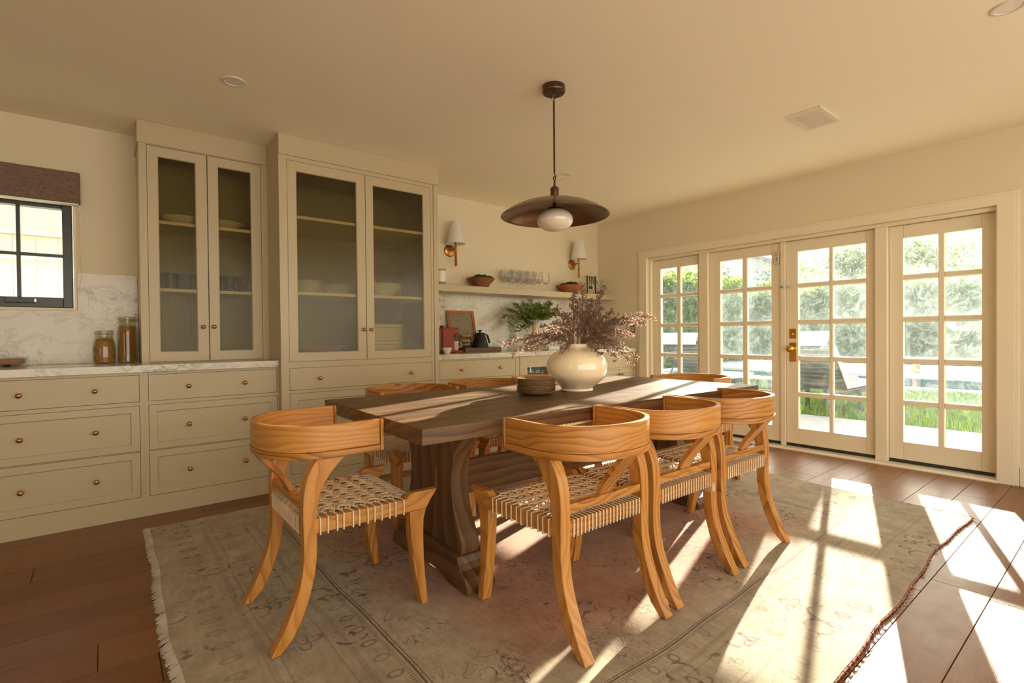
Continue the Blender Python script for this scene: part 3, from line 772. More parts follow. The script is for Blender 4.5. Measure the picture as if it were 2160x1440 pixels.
# right-hand base run
def right_cab(x0, x1, label):
    t = thing('base_cabinet', label, 'cabinet', (x0, 0, 0)); return t, (lambda x: x-x0)
t, a = right_cab(2.246, 3.199, 'taupe base cabinet with two-knob drawers right of the tall cabinet')
carcass(t, 0, a(3.199), YB+.021, -.012, 0, .896)
faceframe(t, 0, a(3.199), 0, .8965, YB, [(a(2.289), a(3.152), ZS)])
for i, (z0, z1) in enumerate(ZS): shaker(t, 'drawer', a(2.289), a(3.152), z0, z1, YB, flat=(i == 2), knobs=[a(2.512), a(2.954)], kz=(.26, .55, .799)[i])
t = thing('drinks_fridge', 'built-in drinks fridge with a glazed taupe door behind the plate stack', 'fridge', (3.2, 0, 0)); a = lambda x: x-3.2
for p in ((0, .012, YB+.03, -.012, 0, .896), (a(3.828), a(3.84), YB+.03, -.012, 0, .896)): MB().box(*p).build('side_panel', M['dark'], t, False)
MB().box(.012, a(3.828), -.05, -.012, 0, .896).build('back_panel', M['dark'], t, False)
MB().box(.012, a(3.828), YB+.03, -.05, 0, .12).build('plinth', M['dark'], t, False)
MB().box(.012, a(3.828), YB+.03, -.05, .87, .896).build('top_panel', M['dark'], t, False)
for z in (.30, .47, .64): MB().box(.012, a(3.828), YB+.03, -.06, z, z+.03, 'x').build('shelf', M['tray'], t, False)
o = ring('y', YB, YB+.022, (.006, a(3.834), .12, .896), (a(3.303), a(3.737), .2, .782)).build('door', M['cab'], t, False, .002)
MB().box(a(3.303), a(3.737), YB+.010, YB+.014, .2, .782).build('pane', M['glass'], o, False)
MB().box(.006, a(3.834), YB+.001, YB+.02, 0, .118).build('kickboard', M['cab'], t, False)
fridge_bottles = []
def wine_bottle(x, z, label):
    t = thing('wine_bottle', label, 'bottle', (x, -.5, z), 0, 'bottles lying in the drinks fridge')
    MB().lathe([(.002, 0), (.036, .002), (.037, .03), (.037, .19), (.03, .215), (.014, .24), (.0135, .295), (.002, .297)], 16, (0, 0, .037), 'y').build('glass_body', M['greenglass'], t)
    MB().lathe([(.0148, .255), (.0148, .298), (.002, .2985)], 12, (0, 0, .037), 'y').build('foil', M['redplastic'], t)
    return t
OR = ['first', 'second', 'third', 'fourth', 'fifth', 'sixth', 'seventh', 'eighth', 'ninth', 'tenth']
wb = wine_bottle(3.38, .6705, 'first green wine bottle from the left on the drinks fridge top shelf')
for q in range(1, 5): dup(wb, (3.38+q*.083, -.5, .6705), 0, OR[q]+' green wine bottle from the left on the drinks fridge top shelf')
t, a = right_cab(3.841, 4.449, 'taupe drawer cabinet hidden behind the round cream vase')
carcass(t, 0, a(4.449), YB+.021, -.012, 0, .896)
faceframe(t, 0, a(4.449), 0, .8965, YB, [(a(3.872), a(4.42), ZS)])
for i, (z0, z1) in enumerate(ZS): shaker(t, 'drawer', a(3.872), a(4.42), z0, z1, YB, flat=(i == 2), knobs=[a(4.02), a(4.27)], kz=(.26, .55, .799)[i])
t, a = right_cab(4.45, 5.048, 'taupe corner base cabinet beside the glazed doors, drawer over two small doors')
carcass(t, 0, a(5.026), YB+.021, -.012, 0, .896)
faceframe(t, 0, a(5.028), 0, .8965, YB, [(a(4.478), a(4.996), [(.121, .692), (.714, .882)])])
shaker(t, 'drawer', a(4.478), a(4.996), .714, .882, YB, flat=True, knobs=[a(4.631), a(4.88)], kz=.799)
o = shaker(t, 'door', a(4.478), a(4.7365), .121, .692, YB, .045); knob(o, a(4.715), YB, .64)
o = shaker(t, 'door', a(4.7375), a(4.996), .121, .692, YB, .045); knob(o, a(4.76), YB, .64)
t = MB().box(2.246, 5.027, YB-.02, -.0115, .897, .942).build('marble_countertop', M['marble'], None, False, .002)
tag(t, 'veined marble worktop under the floating shelf, beside the coffee maker', 'countertop')
t = MB().box(2.247, 5.048, -.302, -.0005, 1.540, 1.603, 'x').build('floating_shelf', M['cab'], None, False, .002)
tag(t, 'long taupe floating shelf holding bowls and wine glasses', 'shelf')
# ---------------------------------------------------------------- rug
random.seed(3)
def build_rug():
    W, H, nx, ny = 3.83, 2.97, 96, 74
    def wob(a, s): return .008*math.sin(a*2.1+s)+.005*math.sin(a*5.3+2*s)+.003*math.sin(a*13+s*3)
    vs, gs = [], []
    for z in (.0105, .0015):
        for j in range(ny+1):
            for i in range(nx+1):
                u, v = W*i/nx, H*j/ny
                su, sv = u/W, v/H
                x = u + wob(v, 1)*(1-su) + wob(v, 4)*su + .10*su*(sv-.3)
                y = v + wob(u, 2)*(1-sv)*1.4 + wob(u, 3)*sv - .03*su*(1-sv)*math.sin(su*5)
                vs.append((x, y, z + (0 if z < .005 else .0012*math.sin(u*9+v*3)*math.sin(v*7)))); gs.append((u, v, 0))
    n = (nx+1)*(ny+1); q = lambda i, j: j*(nx+1)+i; fs = []
    for j in range(ny):
        for i in range(nx):
            fs.append((q(i, j), q(i+1, j), q(i+1, j+1), q(i, j+1))); fs.append((n+q(i, j), n+q(i, j+1), n+q(i+1, j+1), n+q(i+1, j)))
    for i in range(nx):
        fs.append((q(i, 0), n+q(i, 0), n+q(i+1, 0), q(i+1, 0))); fs.append((q(i, ny), q(i+1, ny), n+q(i+1, ny), n+q(i, ny)))
    for j in range(ny):
        fs.append((q(0, j), q(0, j+1), n+q(0, j+1), n+q(0, j))); fs.append((q(nx, j), n+q(nx, j), n+q(nx, j+1), q(nx, j+1)))
    t = thing('area_rug', 'large faded beige and rust patterned rug beneath the dining table', 'rug', (.172, -3.882, 0))
    MB().add(vs, fs, gs).build('pile', M['rug'], t)
    # near edge bound in red wool
    pts = [Vector(vs[q(i, 0)]) for i in range(nx+1)]; P = []; rr = []
    for k in range(nx*3):
        f = k/3; i = int(f); p = pts[i].lerp(pts[min(i+1, nx)], f-i)
        P.append((p.x, p.y-.003+random.uniform(-.0015, .0015), .007)); rr.append(random.uniform(.0020, .0042))
    MB().tube(P, rr, 7).build('selvage', M['selvage'], t)
    mb = MB()
    for k in range(150):
        i = random.randrange(nx); p = pts[i]; d = random.uniform(-1, 1)
        mb.tube([(p.x, p.y, .008), (p.x+d*.01, p.y-.012, .01), (p.x+d*.02, p.y-random.uniform(.01, .022), .004)], [.0022, .0016, .0007], 4)
    mb.build('selvage_tufts', M['selvage'], t, kind='stuff')
    mb = MB()
    for k in range(1500):
        f = random.random()*ny; j = int(f); p = Vector(vs[q(0, j)]).lerp(Vector(vs[q(0, j+1)]), f-j); d = random.uniform(-.012, .012)
        L = random.uniform(.012, .030)
        mb.tube([(p.x+.006, p.y, .010), (p.x-L*.5, p.y+d*.5, .0095), (p.x-L, p.y+d, .0035)], [.0032, .0026, .0012], 4)
    mb.build('fringe', M['fringe'], t, kind='stuff')
    mb = MB()
    for k in range(600):
        f = random.random()*ny; j = int(f); p = Vector(vs[q(nx, j)]); d = random.uniform(-.01, .01)
        mb.tube([(p.x-.004, p.y+random.random()*.04, .010), (p.x+.006, p.y+random.random()*.04, .007)], [.003, .0015], 4)
    mb.build('edge_fuzz', M['fringe'], t, kind='stuff')
    return t
build_rug()

# ---------------------------------------------------------------- dining table
def build_table():
    t = thing('dining_table', 'long dark walnut trestle dining table in the middle of the rug', 'table', (2.043, -2.405, 0), R(-1.4))
    hx, hy = 1.172, .5475
    # planks of the top, tight joints
    n = 6; wdt = 2*hy/n
    for k in range(n):
        y0 = -hy+k*wdt
        MB().box(-hx, hx, y0+.0002, y0+wdt-.0002, .718, .776, 'x').build('top_board', M['walnut'], t, False, .0014, seg=1)
    pr = [(.15, .284), (.175, .286), (.205, .284), (.24, .268), (.285, .243), (.34, .217), (.388, .204), (.43, .199), (.471, .199), (.52, .209), (.575, .229), (.62, .262), (.655, .289), (.7175, .305)]
    ft = [(-.372, .0125), (-.372, .045), (-.352, .075), (-.318, .095), (-.302, .12), (-.292, .150), (.292, .150), (.302, .12), (.318, .095), (.352, .075), (.372, .045), (.372, .0125), (.215, .0125), (.165, .036), (-.165, .036), (-.215, .0125)]
    for cx in (-.80, .885):
        poly = [(h_, z) for z, h_ in pr] + [(-h_, z) for z, h_ in pr[::-1]]
        MB().prism([(p+.018, q) for p, q in poly], cx-.045, cx+.045, 'x').build('pedestal', M['walnut'], t, False, .004)
        MB().prism([(p+.018, q) for p, q in ft], cx-.073, cx+.073, 'x', 'y').build('foot', M['walnut'], t, False, .005)
        MB().box(cx-.045, cx+.045, -.40, .44, .69, .7178, 'y').build('cleat', M['walnut'], t, False, .003)
    MB().box(-.755, .84, -.006, .036, .318, .484, 'x').build('stretcher', M['walnut'], t, False, .004)
    MB().box(-.8495, -.843, -.052, -.041, .398, .492).build('tenon_wedge', M['board'], t, False, .001)
    return t
build_table()

# ---------------------------------------------------------------- chairs
def build_chair():
    t = thing('dining_chair', '', 'chair', (0, 0, 0), 0, 'klismos dining chairs around the table')
    rear = [(.0125, -.305, -.273), (.056, -.279, -.232), (.10, -.257, -.207), (.161, -.230, -.181), (.22, -.209, -.164), (.262, -.200, -.155), (.31, -.194, -.149), (.37, -.1925, -.1465), (.455, -.195, -.1465), (.50, -.1945, -.143), (.54, -.192, -.134), (.575, -.187, -.118), (.605, -.179, -.098), (.635, -.165, -.072), (.6675, -.142, -.036)]
    front = [(.0125, .260, .293), (.08, .246, .284), (.137, .236, .277), (.2, .227, .273), (.297, .2155, .2705), (.36, .212, .273), (.401, .211, .284)]
    for s in (-1, 1):
        l0, l1 = sorted((s*.199, s*.2455)); MB().strip(rear, l0, l1).build('rear_leg', M['oak'], t, True, .003)
        l0, l1 = sorted((s*.214, s*.259)); MB().strip(front, l0, l1).build('front_leg', M['oak'], t, True, .003)
        # side rail with the upturned horn in front
        pl = [(-.158, .401), (.2115, .401), (.2845, .4012), (.292, .412), (.305, .434), (.322, .455), (.336, .475), (.222, .475), (.198, .4535), (-.158, .4535)]
        shr = (lambda s_: (lambda p: (p[0]+s_*.0316*(p[1]+.19), p[1], p[2])))(s)
        l0, l1 = sorted((s*.211, s*.2445)); MB().prism(pl, l0, l1, 'x', 'y', shr).build('side_rail', M['oak'], t, False, .003)
    MB().box(-.2265, .2265, .200, .234, .401, .452, 'x').build('front_rail', M['oak'], t, False, .003)
    MB().box(-.1985, .1985, -.190, -.155, .400, .4525, 'x').build('rear_rail', M['oak'], t, False, .003)
    MB().box(-.1985, .1985, -.189, -.158, .479, .509, 'x').build('back_rail', M['oak'], t, False, .003)
    # bowed splat from the back rail to the crest
    sp = []
    for k in range(9):
        f = k/8; y = -.174-.118*f**1.35; z = .5095+.158*f; sp.append((y, z, f))
    vs, fs = [], []
    for y, z, f in sp:
        hw = .036+.004*f; n_ = Vector((0, .80, .60)) if f > .3 else Vector((0, .9, .43)); n_.normalize()
        for lx, o in ((-hw, -.010), (hw, -.010), (hw, .010), (-hw, .010)): vs.append((lx, y+n_.y*o, z+n_.z*o*(0 if f in (0, 1) else 1)))
    for i in range(8):
        for k in range(4): fs.append((4*i+k, 4*i+(k+1) % 4, 4*i+4+(k+1) % 4, 4*i+4+k))
    fs += [(3, 2, 1, 0), (32, 33, 34, 35)]
    MB().add(vs, fs).build('splat', M['oak'], t, True, .002)
    # horseshoe crest
    def curve(a, b, yc, y1, n=30):
        p = [(a, y1), (a, (y1+yc)/2)]; e_ = 2.25
        for k in range(n+1):
            th = PI*k/n; c, s = math.cos(th), math.sin(th)
            p.append((a*math.copysign(abs(c)**(2/e_), c), yc-b*abs(s)**(2/e_)))
        return p + [(-a, (y1+yc)/2), (-a, y1)]
    def band(name, ao, bo, th, z0, z1, y1, bev):
        O = curve(ao, bo, -.055, y1); I = curve(ao-th, bo-th, -.055, y1); n = len(O); vs, gs, fs = [], [], []; L = 0
        for i in range(n):
            if i: L += math.dist(O[i], O[i-1])
            for (x, y), z, q in ((O[i], z0, 0), (O[i], z1, 0), (I[i], z1, th), (I[i], z0, th)):
                vs.append((x, y, z)); gs.append((z, q*2, L))
        for i in range(n-1):
            for k in range(4): fs.append((4*i+k, 4*i+4+k, 4*i+4+(k+1) % 4, 4*i+(k+1) % 4))
        fs += [(0, 1, 2, 3), (4*n-1, 4*n-2, 4*n-3, 4*n-4)]
        return MB().add(vs, fs, gs).build(name, M['oak'], t, True, bev)
    band('crest', .2625, .247, .019, .692, .788, .088, .0035)
    band('arm_rail', .2655, .250, .026, .667, .6915, .089, .003)
    for s in (-1, 1):
        l0, l1 = sorted((s*.2405, s*.2665)); MB().box(l0, l1, .0895, .1015, .667, .7875).build('arm_end', M['oak'], t, False, .003)
    # woven cord seat
    mb = MB(); rr = .0032; N1, N2 = 12, 10
    def outer(y): return .2445+.0316*(y+.19)
    SX = .0386
    for i in range(N1):
        yc = -.137+i*.0290; o = outer(yc); jit = .003*math.sin(i*2.7)
        for ph in (0, PI):
            p = [(-o+.030, yc+jit, .3965), (-o-.0038, yc+jit, .397), (-o-.0042, yc+jit, .4560), (-o+.030, yc, .4575)]
            n = 36
            for k in range(n+1):
                x = (-o+.044)+(2*o-.088)*k/n; th = PI*x/SX
                p.append((x, yc+.0115*math.sin(th+ph+i*PI), .4590+.0040*math.cos(th+ph)))
            p += [(o-.030, yc, .4575), (o+.0042, yc-jit, .4560), (o+.0038, yc-jit, .397), (o-.030, yc-jit, .3965)]
            mb.tube(p if ph == 0 else p[3:-3], rr, 6)
    for j in range(N2):
        x0 = (j-(N2-1)/2)*SX
        for q in (-1, 1):
            xa = x0+q*.00965
            p = [(xa, -.165, .3958), (xa, -.1942, .3962), (xa, -.1945, .4555), (xa, -.155, .4572)]
            for k in range(25):
                y = -.137+k*.0133; th = PI*(y+.137)/.0290
                p.append((x0*(1+.05*k/24)+q*.0052*math.cos(th*.5), y, .4590+.0036*math.sin(th+j*PI)))
            x1 = x0*1.05+q*.0099
            p += [(x1, .200, .4570), (x1, .2380, .4553), (x1, .2378, .3968), (x1, .205, .3964)]
            mb.tube(p, rr*.92, 6)
    mb.build('cord_seat', M['cord'], t, kind='stuff')
    for x, y in ((-.222, -.289), (.222, -.289), (-.2365, .277), (.2365, .277)):
        MB().lathe([(.002, .0105), (.012, .0105), (.013, .0122), (.002, .0128)], 12, (x, y, 0)).build('glide', M['rubber'], t)
    return t
CH = build_chair()
CH['label'] = 'klismos chair alone at the left end of the table, facing the doors'
CH.location = (.725, -2.413, 0); CH.rotation_euler = (0, 0, R(-90))
G = CH['group']
def chair(x, y, deg, label): return dup(CH, (x, y, 0), R(deg), label, G)
chair(1.4515, -3.062, 0, 'nearest klismos chair, leftmost of three along the near side of the table')
c3 = chair(1.989, -3.052, 0, 'middle klismos chair of three along the near side, torn label on its leg')
chair(2.540, -3.041, 0, 'klismos chair on the near side of the table, closest to the glazed doors')
chair(1.476, -1.685, 180, 'klismos chair across the table in front of the tall cabinet')
chair(2.066, -1.685, 180, 'klismos chair across the table behind the plate stack')
chair(2.625, -1.690, 180, 'klismos chair across the table hidden behind the vase')
chair(3.405, -2.36, 90, 'klismos chair at the far end of the table, its back to the doors')
lb = MB(); random.seed(5); n = 11; vs = []
for k in range(n):
    a_ = 2*PI*k/n; r_ = random.uniform(.85, 1.1); vs.append((.019*math.cos(a_)*r_, .021*math.sin(a_)*r_))
for z0, ax in ((0, 0),):
    lb.prism([(-.172+p, .385+q*1.1) for p, q in vs], .1960, .1988, 'x')
    lb.prism([(.213+p*.75, .388+q) for p, q in vs], -.1948, -.1925, 'y')
lb.build('torn_label', M['paper'], c3, False)
# ---------------------------------------------------------------- things on the table
ZT_ = .776
pp = [(.001, .0), (.058, .0), (.064, .002), (.085, .006), (.101, .012), (.1085, .0195), (.1095, .0215), (.1075, .0225), (.099, .0175), (.083, .0105), (.06, .0062), (.001, .0055)]
def plate(x, y, z, label, s=1.0):
    o = MB().lathe(pp, 48).build('plate', M['plate']); o.location = (x, y, z); return tag(o, label, 'plate', 'stack of brown plates on the table')
random.seed(21)
P0 = plate(1.852, -2.40, ZT_, 'speckled brown stoneware plate, bottom of the stack on the table')
ords = ['second from the bottom', 'third from the bottom', 'fourth from the bottom', 'fifth from the bottom', 'fourth from the top', 'third from the top', 'second from the top']
for k in range(8):
    o = P0.copy(); COL.objects.link(o)
    o.location = (1.852+random.uniform(-.003, .003), -2.40+random.uniform(-.003, .003), ZT_+.0088*(k+1))
    o.rotation_euler = (random.uniform(-.0015, .0015), random.uniform(-.0015, .0015), random.random()*6)
    o['label'] = 'speckled brown stoneware plate, topmost of the stack on the table' if k == 7 else 'speckled brown stoneware plate, %s in the table stack' % ords[k]
VX, VY = 2.168, -2.405
t = thing('round_vase', 'large round cream glazed vase on the table holding dried branches', 'vase', (VX, VY, ZT_))
pv = [(.001, .0), (.090, .0), (.0945, .003), (.0945, .010), (.092, .015), (.100, .024), (.129, .049), (.155, .072), (.171, .094), (.179, .125), (.179, .148), (.174, .172), (.164, .192), (.149, .209), (.127, .226), (.101, .239), (.076, .248), (.061, .254), (.0555, .260), (.0555, .267), (.058, .273), (.0535, .276), (.049, .272), (.048, .258), (.10, .232), (.150, .20), (.165, .14), (.14, .09), (.08, .03), (.001, .02)]
def smooth_prof(p, a, b, n=4):
    q = list(p[:a]); seg = [Vector((*v, 0)) for v in p]
    for i in range(a, b):
        p0, p1, p2, p3 = seg[i-1], seg[i], seg[i+1], seg[i+2]
        for k in range(n):
            u = k/n; v = .5*((2*p1)+(-p0+p2)*u+(2*p0-5*p1+4*p2-p3)*u*u+(-p0+3*p1-3*p2+p3)*u**3); q.append((v.x, v.y))
    return q+list(p[b:])
MB().lathe(smooth_prof(pv, 5, 18), 80).build('body', M['glaze'], t)

def sprig(t, base, mid, tip, seed, dens=1.0):
    rnd = random.Random(seed); B, Mi, Tp = Vector(base), Vector(mid), Vector(tip)
    def q(u): return B*(1-u)**2+Mi*2*u*(1-u)+Tp*u*u
    n = 14; st = MB(); st.tube([tuple(q(k/n)) for k in range(n+1)], [.0030*(1-.6*k/n) for k in range(n+1)], 5)
    be = MB(); L = (Tp-B).length; cnt = int(L*135*dens)
    def bud(p, dr, r_):   # a dried papery bract: three crossed petals
        dr = Vector(dr)
        for q_ in range(2):
            nn = Vector((rnd.gauss(0, 1), rnd.gauss(0, 1), rnd.gauss(0, 1))); be.leaf(tuple(p-dr*r_), dr, nn, r_*2.4, r_*2.1, .3)
    for k in range(cnt):
        u = .22+.78*(k+rnd.random())/cnt; p = q(u); d = (q(min(1, u+.03))-q(max(0, u-.03))).normalized()
        sd = Vector((rnd.gauss(0, 1), rnd.gauss(0, 1), rnd.gauss(0, 1))); sd = (sd-d*sd.dot(d)).normalized()
        l = rnd.uniform(.022, .062)*(1.25-.75*u); e = p+(d*.9+sd*.8).normalized()*l
        md = p.lerp(e, .5)+Vector((0, 0, rnd.uniform(-.003, .003)))
        st.tube([tuple(p), tuple(md), tuple(e)], [.0012, .001, .0008], 3, cap=False)
        for j in range(rnd.randint(3, 5)):
            f = rnd.uniform(.25, 1); c = p.lerp(e, f); o = Vector((rnd.gauss(0, 1), rnd.gauss(0, 1), rnd.gauss(0, 1))).normalized()
            c2 = c+(o+d*.8).normalized()*rnd.uniform(.006, .012)
            st.tube([tuple(c), tuple(c2)], .0007, 3, cap=False); bud(c2, (o+d*.8).normalized(), rnd.uniform(.0028, .0044))
        bud(e, d, .0046)
    o = st.build('sprig', M['twig'], t, True, kind='stuff'); be.build('berries', M['berry'], o, True, kind='stuff')
t = thing('dried_branches', 'airy dried berry branches fanning out of the cream vase', 'branches', (VX, VY, ZT_))
rv, fv = Vector((.781, -.624, 0)), Vector((.624, .781, 0))
TIPS = [(-.435, .05, .262, .10), (-.37, -.10, .235, .09), (-.31, .12, .30, .09), (-.25, -.14, .245, .07), (-.205, .02, .385, .05), (-.23, .12, .33, .06), (-.15, -.14, .40, .04), (-.108, .06, .49, .03), (-.06, -.08, .43, .03), (-.055, .10, .45, .03),
        (-.01, .02, .595, .03), (.036, -.03, .615, .03), (.02, .10, .52, .03), (.05, -.10, .50, .03), (.10, .05, .53, .03), (.165, -.02, .60, .04), (.14, .09, .46, .04), (.12, -.12, .47, .04), (.22, .04, .465, .06),
        (.28, -.05, .42, .07), (.445, -.02, .430, .12), (.40, .08, .405, .12), (.37, -.10, .385, .11), (.335, .05, .31, .09), (.30, -.10, .33, .09), (.345, -.03, .195, .115), (.30, -.10, .16, .12), (.26, .10, .24, .09), (.20, -.18, .20, .08), (.10, -.20, .22, .06), (-.10, -.20, .235, .06), (.06, .2, .36, .05), (-.12, .2, .36, .05)]
for k, (a_, b_, z, bow) in enumerate(TIPS):
    tip = rv*a_+fv*b_+Vector((0, 0, z)); ang = k*2.4
    base = Vector((.028*math.cos(ang), .028*math.sin(ang), .15)); lip = (rv*a_+fv*b_).normalized()*.034+Vector((0, 0, .285))
    mid = lip*.8+tip*.30+Vector((0, 0, bow*1.15 - .03))
    sprig(t, lip*.92+Vector((0, 0, -.005)), mid, tip, 100+k)
    MB().tube([tuple(base), tuple(lip*.92+Vector((0, 0, -.003)))], .0028, 5).build('stem', M['twig'], t)

# ---------------------------------------------------------------- wall lamps and shelf things
def sconce(x, label):
    t = thing('wall_sconce', label, 'lamp', (x, 0, 1.99), 0, 'brass wall sconces')
    MB().lathe([(.001, -.016), (.050, -.015), (.062, -.010), (.066, -.004), (.066, -.0005), (.001, -.0004)][::-1], 40, (0, 0, 0), 'y').build('backplate', M['brass'], t)
    MB().tube([(0, -.012, 0), (0, -.12, 0)], .0085, 12).build('arm', M['brass'], t)
    MB().lathe([(.001, -.178), (.0155, -.178), (.0165, -.172), (.0145, -.168), (.0125, -.02), (.0125, .10), (.001, .102)], 20, (0, -.12, 0)).build('stem', M['brass'], t)
    MB().lathe([(.0155, -.014), (.0165, -.010), (.0165, .010), (.0155, .014)], 20, (0, -.12, 0)).build('collar', M['brass'], t)
    MB().lathe([(.096, .052), (.058, .272), (.0565, .272), (.0945, .052)], 48, (0, -.12, 0), caps=False).build('shade', M['shade'], t)
    MB().lathe([(.001, .10), (.016, .102), (.028, .13), (.03, .155), (.022, .18), (.001, .187)], 20, (0, -.12, 0)).build('bulb', M['milk'], t)
    for q in range(3):
        a_ = q*2*PI/3; MB().tube([(0.01*math.cos(a_), -.12+.01*math.sin(a_), .10), (.092*math.cos(a_), -.12+.092*math.sin(a_), .064)], .0014, 4).build('shade_spoke', M['brass'], t)
    return t
sconce(2.785, 'brass wall sconce with white shade nearest the tall cabinet')
sconce(4.572, 'brass wall sconce with white shade nearest the corner, above the cutlery stand')
ZS_ = 1.604
t = thing('canister', 'white ceramic canister with wooden lid at the left end of the shelf', 'canister', (2.585, -.15, ZS_))
MB().lathe([(.001, 0), (.052, 0), (.054, .003), (.054, .036), (.001, .0362)], 32).build('base_band', M['stonebase'], t)
MB().lathe([(.001, .0365), (.054, .0365), (.0545, .145), (.001, .146)], 32).build('body', M['porcelain'], t)
MB().lathe([(.001, .1462), (.056, .1462), (.057, .150), (.056, .160), (.001, .162)], 32).build('lid', M['cork'], t)
def bowl(x, r_, h, rb, mat, label, wob, seed):
    t = thing('terracotta_bowl', label, 'bowl', (x, -.150, ZS_), 0)
    MB().lathe([(.001, 0), (rb, 0), (rb*1.02, .003), (r_*.62, h*.42), (r_*.97, h*.96), (r_, h), (r_*.985, h*1.03), (r_*.93, h*1.0), (r_*.6, h*.5), (.001, h*.35)], 48, wob=.012).build('body', M[mat], t)
    rn = random.Random(seed); mb = MB()
    for q in range(26):
        a_ = rn.random()*6.28; rr = r_*.72*math.sqrt(rn.random()); s_ = rn.uniform(.025, .042)
        mb.ball((rr*math.cos(a_), rr*math.sin(a_), h*.93+.045*(1-rr/r_)+.0), (s_*1.15, s_*1.15, s_*.62))
    mb.build('moss', M['moss'], t, True, kind='stuff', label='dark green moss filling')
bowl(3.075, .150, .095, .070, 'terra', 'brown terracotta bowl of moss near the left end of the shelf', .01, 4)
bowl(4.388, .172, .095, .078, 'terra2', 'orange terracotta bowl of moss near the right end of the shelf', .01, 9)
def wine_glass(x, y, label):
    o = MB().lathe([(.001, .0015), (.034, .001), (.036, .0025), (.012, .006), (.0045, .012), (.0038, .03), (.0038, .075), (.006, .086), (.022, .098), (.040, .116), (.0475, .140), (.048, .158), (.043, .195), (.0365, .226), (.0355, .226), (.0418, .195), (.0467, .158), (.0462, .140), (.0388, .1175), (.020, .1005), (.001, .0965)], 32, caps=False).build('wine_glass', M['stem'])
    o.location = (x, y, ZS_-.001); return tag(o, label, 'glass', 'wine glasses on the floating shelf')
xs = [3.425, 3.535, 3.655, 3.757, 3.872, 3.978]; on = ['first', 'second', 'third', 'fourth', 'fifth', 'last']
WG = None
for row, yy in enumerate((-.165, -.075)):
    for k, x in enumerate(xs):
        lb = '%s clear wine glass from the left in the %s row on the shelf' % (on[k], 'front' if row == 0 else 'back')
        if WG is None: WG = wine_glass(x, yy, lb)
        else:
            if row and k == 5: continue
            o = WG.copy(); COL.objects.link(o); o.location = (x+.02*row, yy, ZS_-.001); o['label'] = lb
t = thing('cutlery_stand', 'black iron stand hung with small utensils near the right end of the shelf', 'stand', (4.755, -.16, ZS_))
MB().box(-.125, .115, -.03, .03, 0, .006).build('base', M['iron'], t, False, .002)
for x in (-.076, .076): MB().box(x-.006, x+.006, -.005, .005, .006, .240).build('post', M['iron'], t, False, .001)
MB().tube([(-.135, 0, .214), (-.10, 0, .222), (.095, 0, .222)], .0032, 6).build('crossbar', M['iron'], t)
for k, x in enumerate((-.044, -.012, .020, .050)):
    u = thing('utensil', ('iron ladle', 'iron slotted spoon', 'steel whisk', 'iron fork')[k]+' hanging from the black stand on the shelf', 'utensil', (4.755+x, -.168, ZS_+.105), 0, 'utensils hung on the iron stand')
    MB().tube([(0, .0, .130), (.001, 0, .08), (.004, 0, .02)], [.0055, .006, .0035], 6).build('handle', M['iron'], u)
    if k < 2: MB().ball((.006, -.002, -.012), (.022, .010, .026)).build('bowl', M['iron'], u)
    elif k == 2:
        for q in range(4):
            a_ = q*PI/4; MB().tube([(.004, 0, .02), (.004+.012*math.cos(a_), .012*math.sin(a_), -.01), (.004+.010*math.cos(a_), .010*math.sin(a_), -.035), (.004, 0, -.045)], .0013, 4).build('wire', M['steel'], u)
    else:
        for q in (-.008, 0, .008): MB().tube([(.004, 0, .022), (.004+q, 0, .005), (.004+q, 0, -.040)], .0018, 5).build('tine', M['iron'], u)
t = thing('glass_decanter', 'clear funnel-necked glass decanter in the corner end of the shelf', 'decanter', (4.935, -.13, ZS_))
MB().lathe([(.001, .001), (.055, .001), (.058, .01), (.05, .05), (.018, .10), (.015, .12), (.03, .155), (.072, .205), (.0705, .205), (.028, .156), (.0135, .12), (.0165, .10), (.048, .051), (.001, .012)], 32, caps=False).build('body', M['stem'], t)

# ---------------------------------------------------------------- counter, right
ZC = .9425
t = thing('picture_frame', 'wood-framed etching leaning on the marble behind the kettle', 'picture', (2.72, -.115, ZC))
tilt = Matrix.Rotation(R(-13), 4, 'X'); t.rotation_euler = (R(-13), 0, 0)
fw_, fh_, fb_ = .335, .435, .032
MB().prism([(0, 0), (fw_, 0), (fw_, fb_), (0, fb_)], -.016, .004, 'y').build('frame_rail', M['frame_wood'], t, False, .003)
MB().prism([(0, fh_-fb_), (fw_, fh_-fb_), (fw_, fh_), (0, fh_)], -.016, .004, 'y').build('frame_rail', M['frame_wood'], t, False, .003)
for x in (0, fw_-fb_): MB().box(x, x+fb_, -.0165, .004, fb_+.0005, fh_-fb_-.0005).build('frame_stile', M['frame_wood'], t, False, .003)
MB().box(fb_, fw_-fb_, -.006, .003, fb_, fh_-fb_).build('artwork', M['canvas'], t, False)
t = MB().box(2.765, 3.215, -.305, -.115, ZC, ZC+.046, 'x').build('serving_riser', M['tray'], None, False, .003); tag(t, 'dark walnut riser under the kettle and coffee pot', 'tray')
ZR = ZC+.0465
t = thing('gooseneck_kettle', 'matte black gooseneck kettle on the walnut riser', 'kettle', (3.00, -.225, ZR))
MB().lathe([(.001, 0), (.082, 0), (.086, .004), (.085, .012), (.076, .05), (.062, .095), (.052, .130), (.049, .142), (.046, .146), (.001, .147)], 40).build('body', M['black'], t)
MB().lathe([(.001, .1475), (.044, .1475), (.043, .150), (.010, .153), (.008, .162), (.022, .168), (.023, .174), (.001, .177)], 32).build('lid', M['black'], t)
MB().tube([(-.066, -.0, .022), (-.100, 0, .032), (-.112, 0, .055), (-.116, 0, .085), (-.124, 0, .112), (-.142, 0, .128), (-.160, 0, .128)], [.011, .009, .0075, .0065, .0058, .0052, .005], 10).build('spout', M['black'], t)
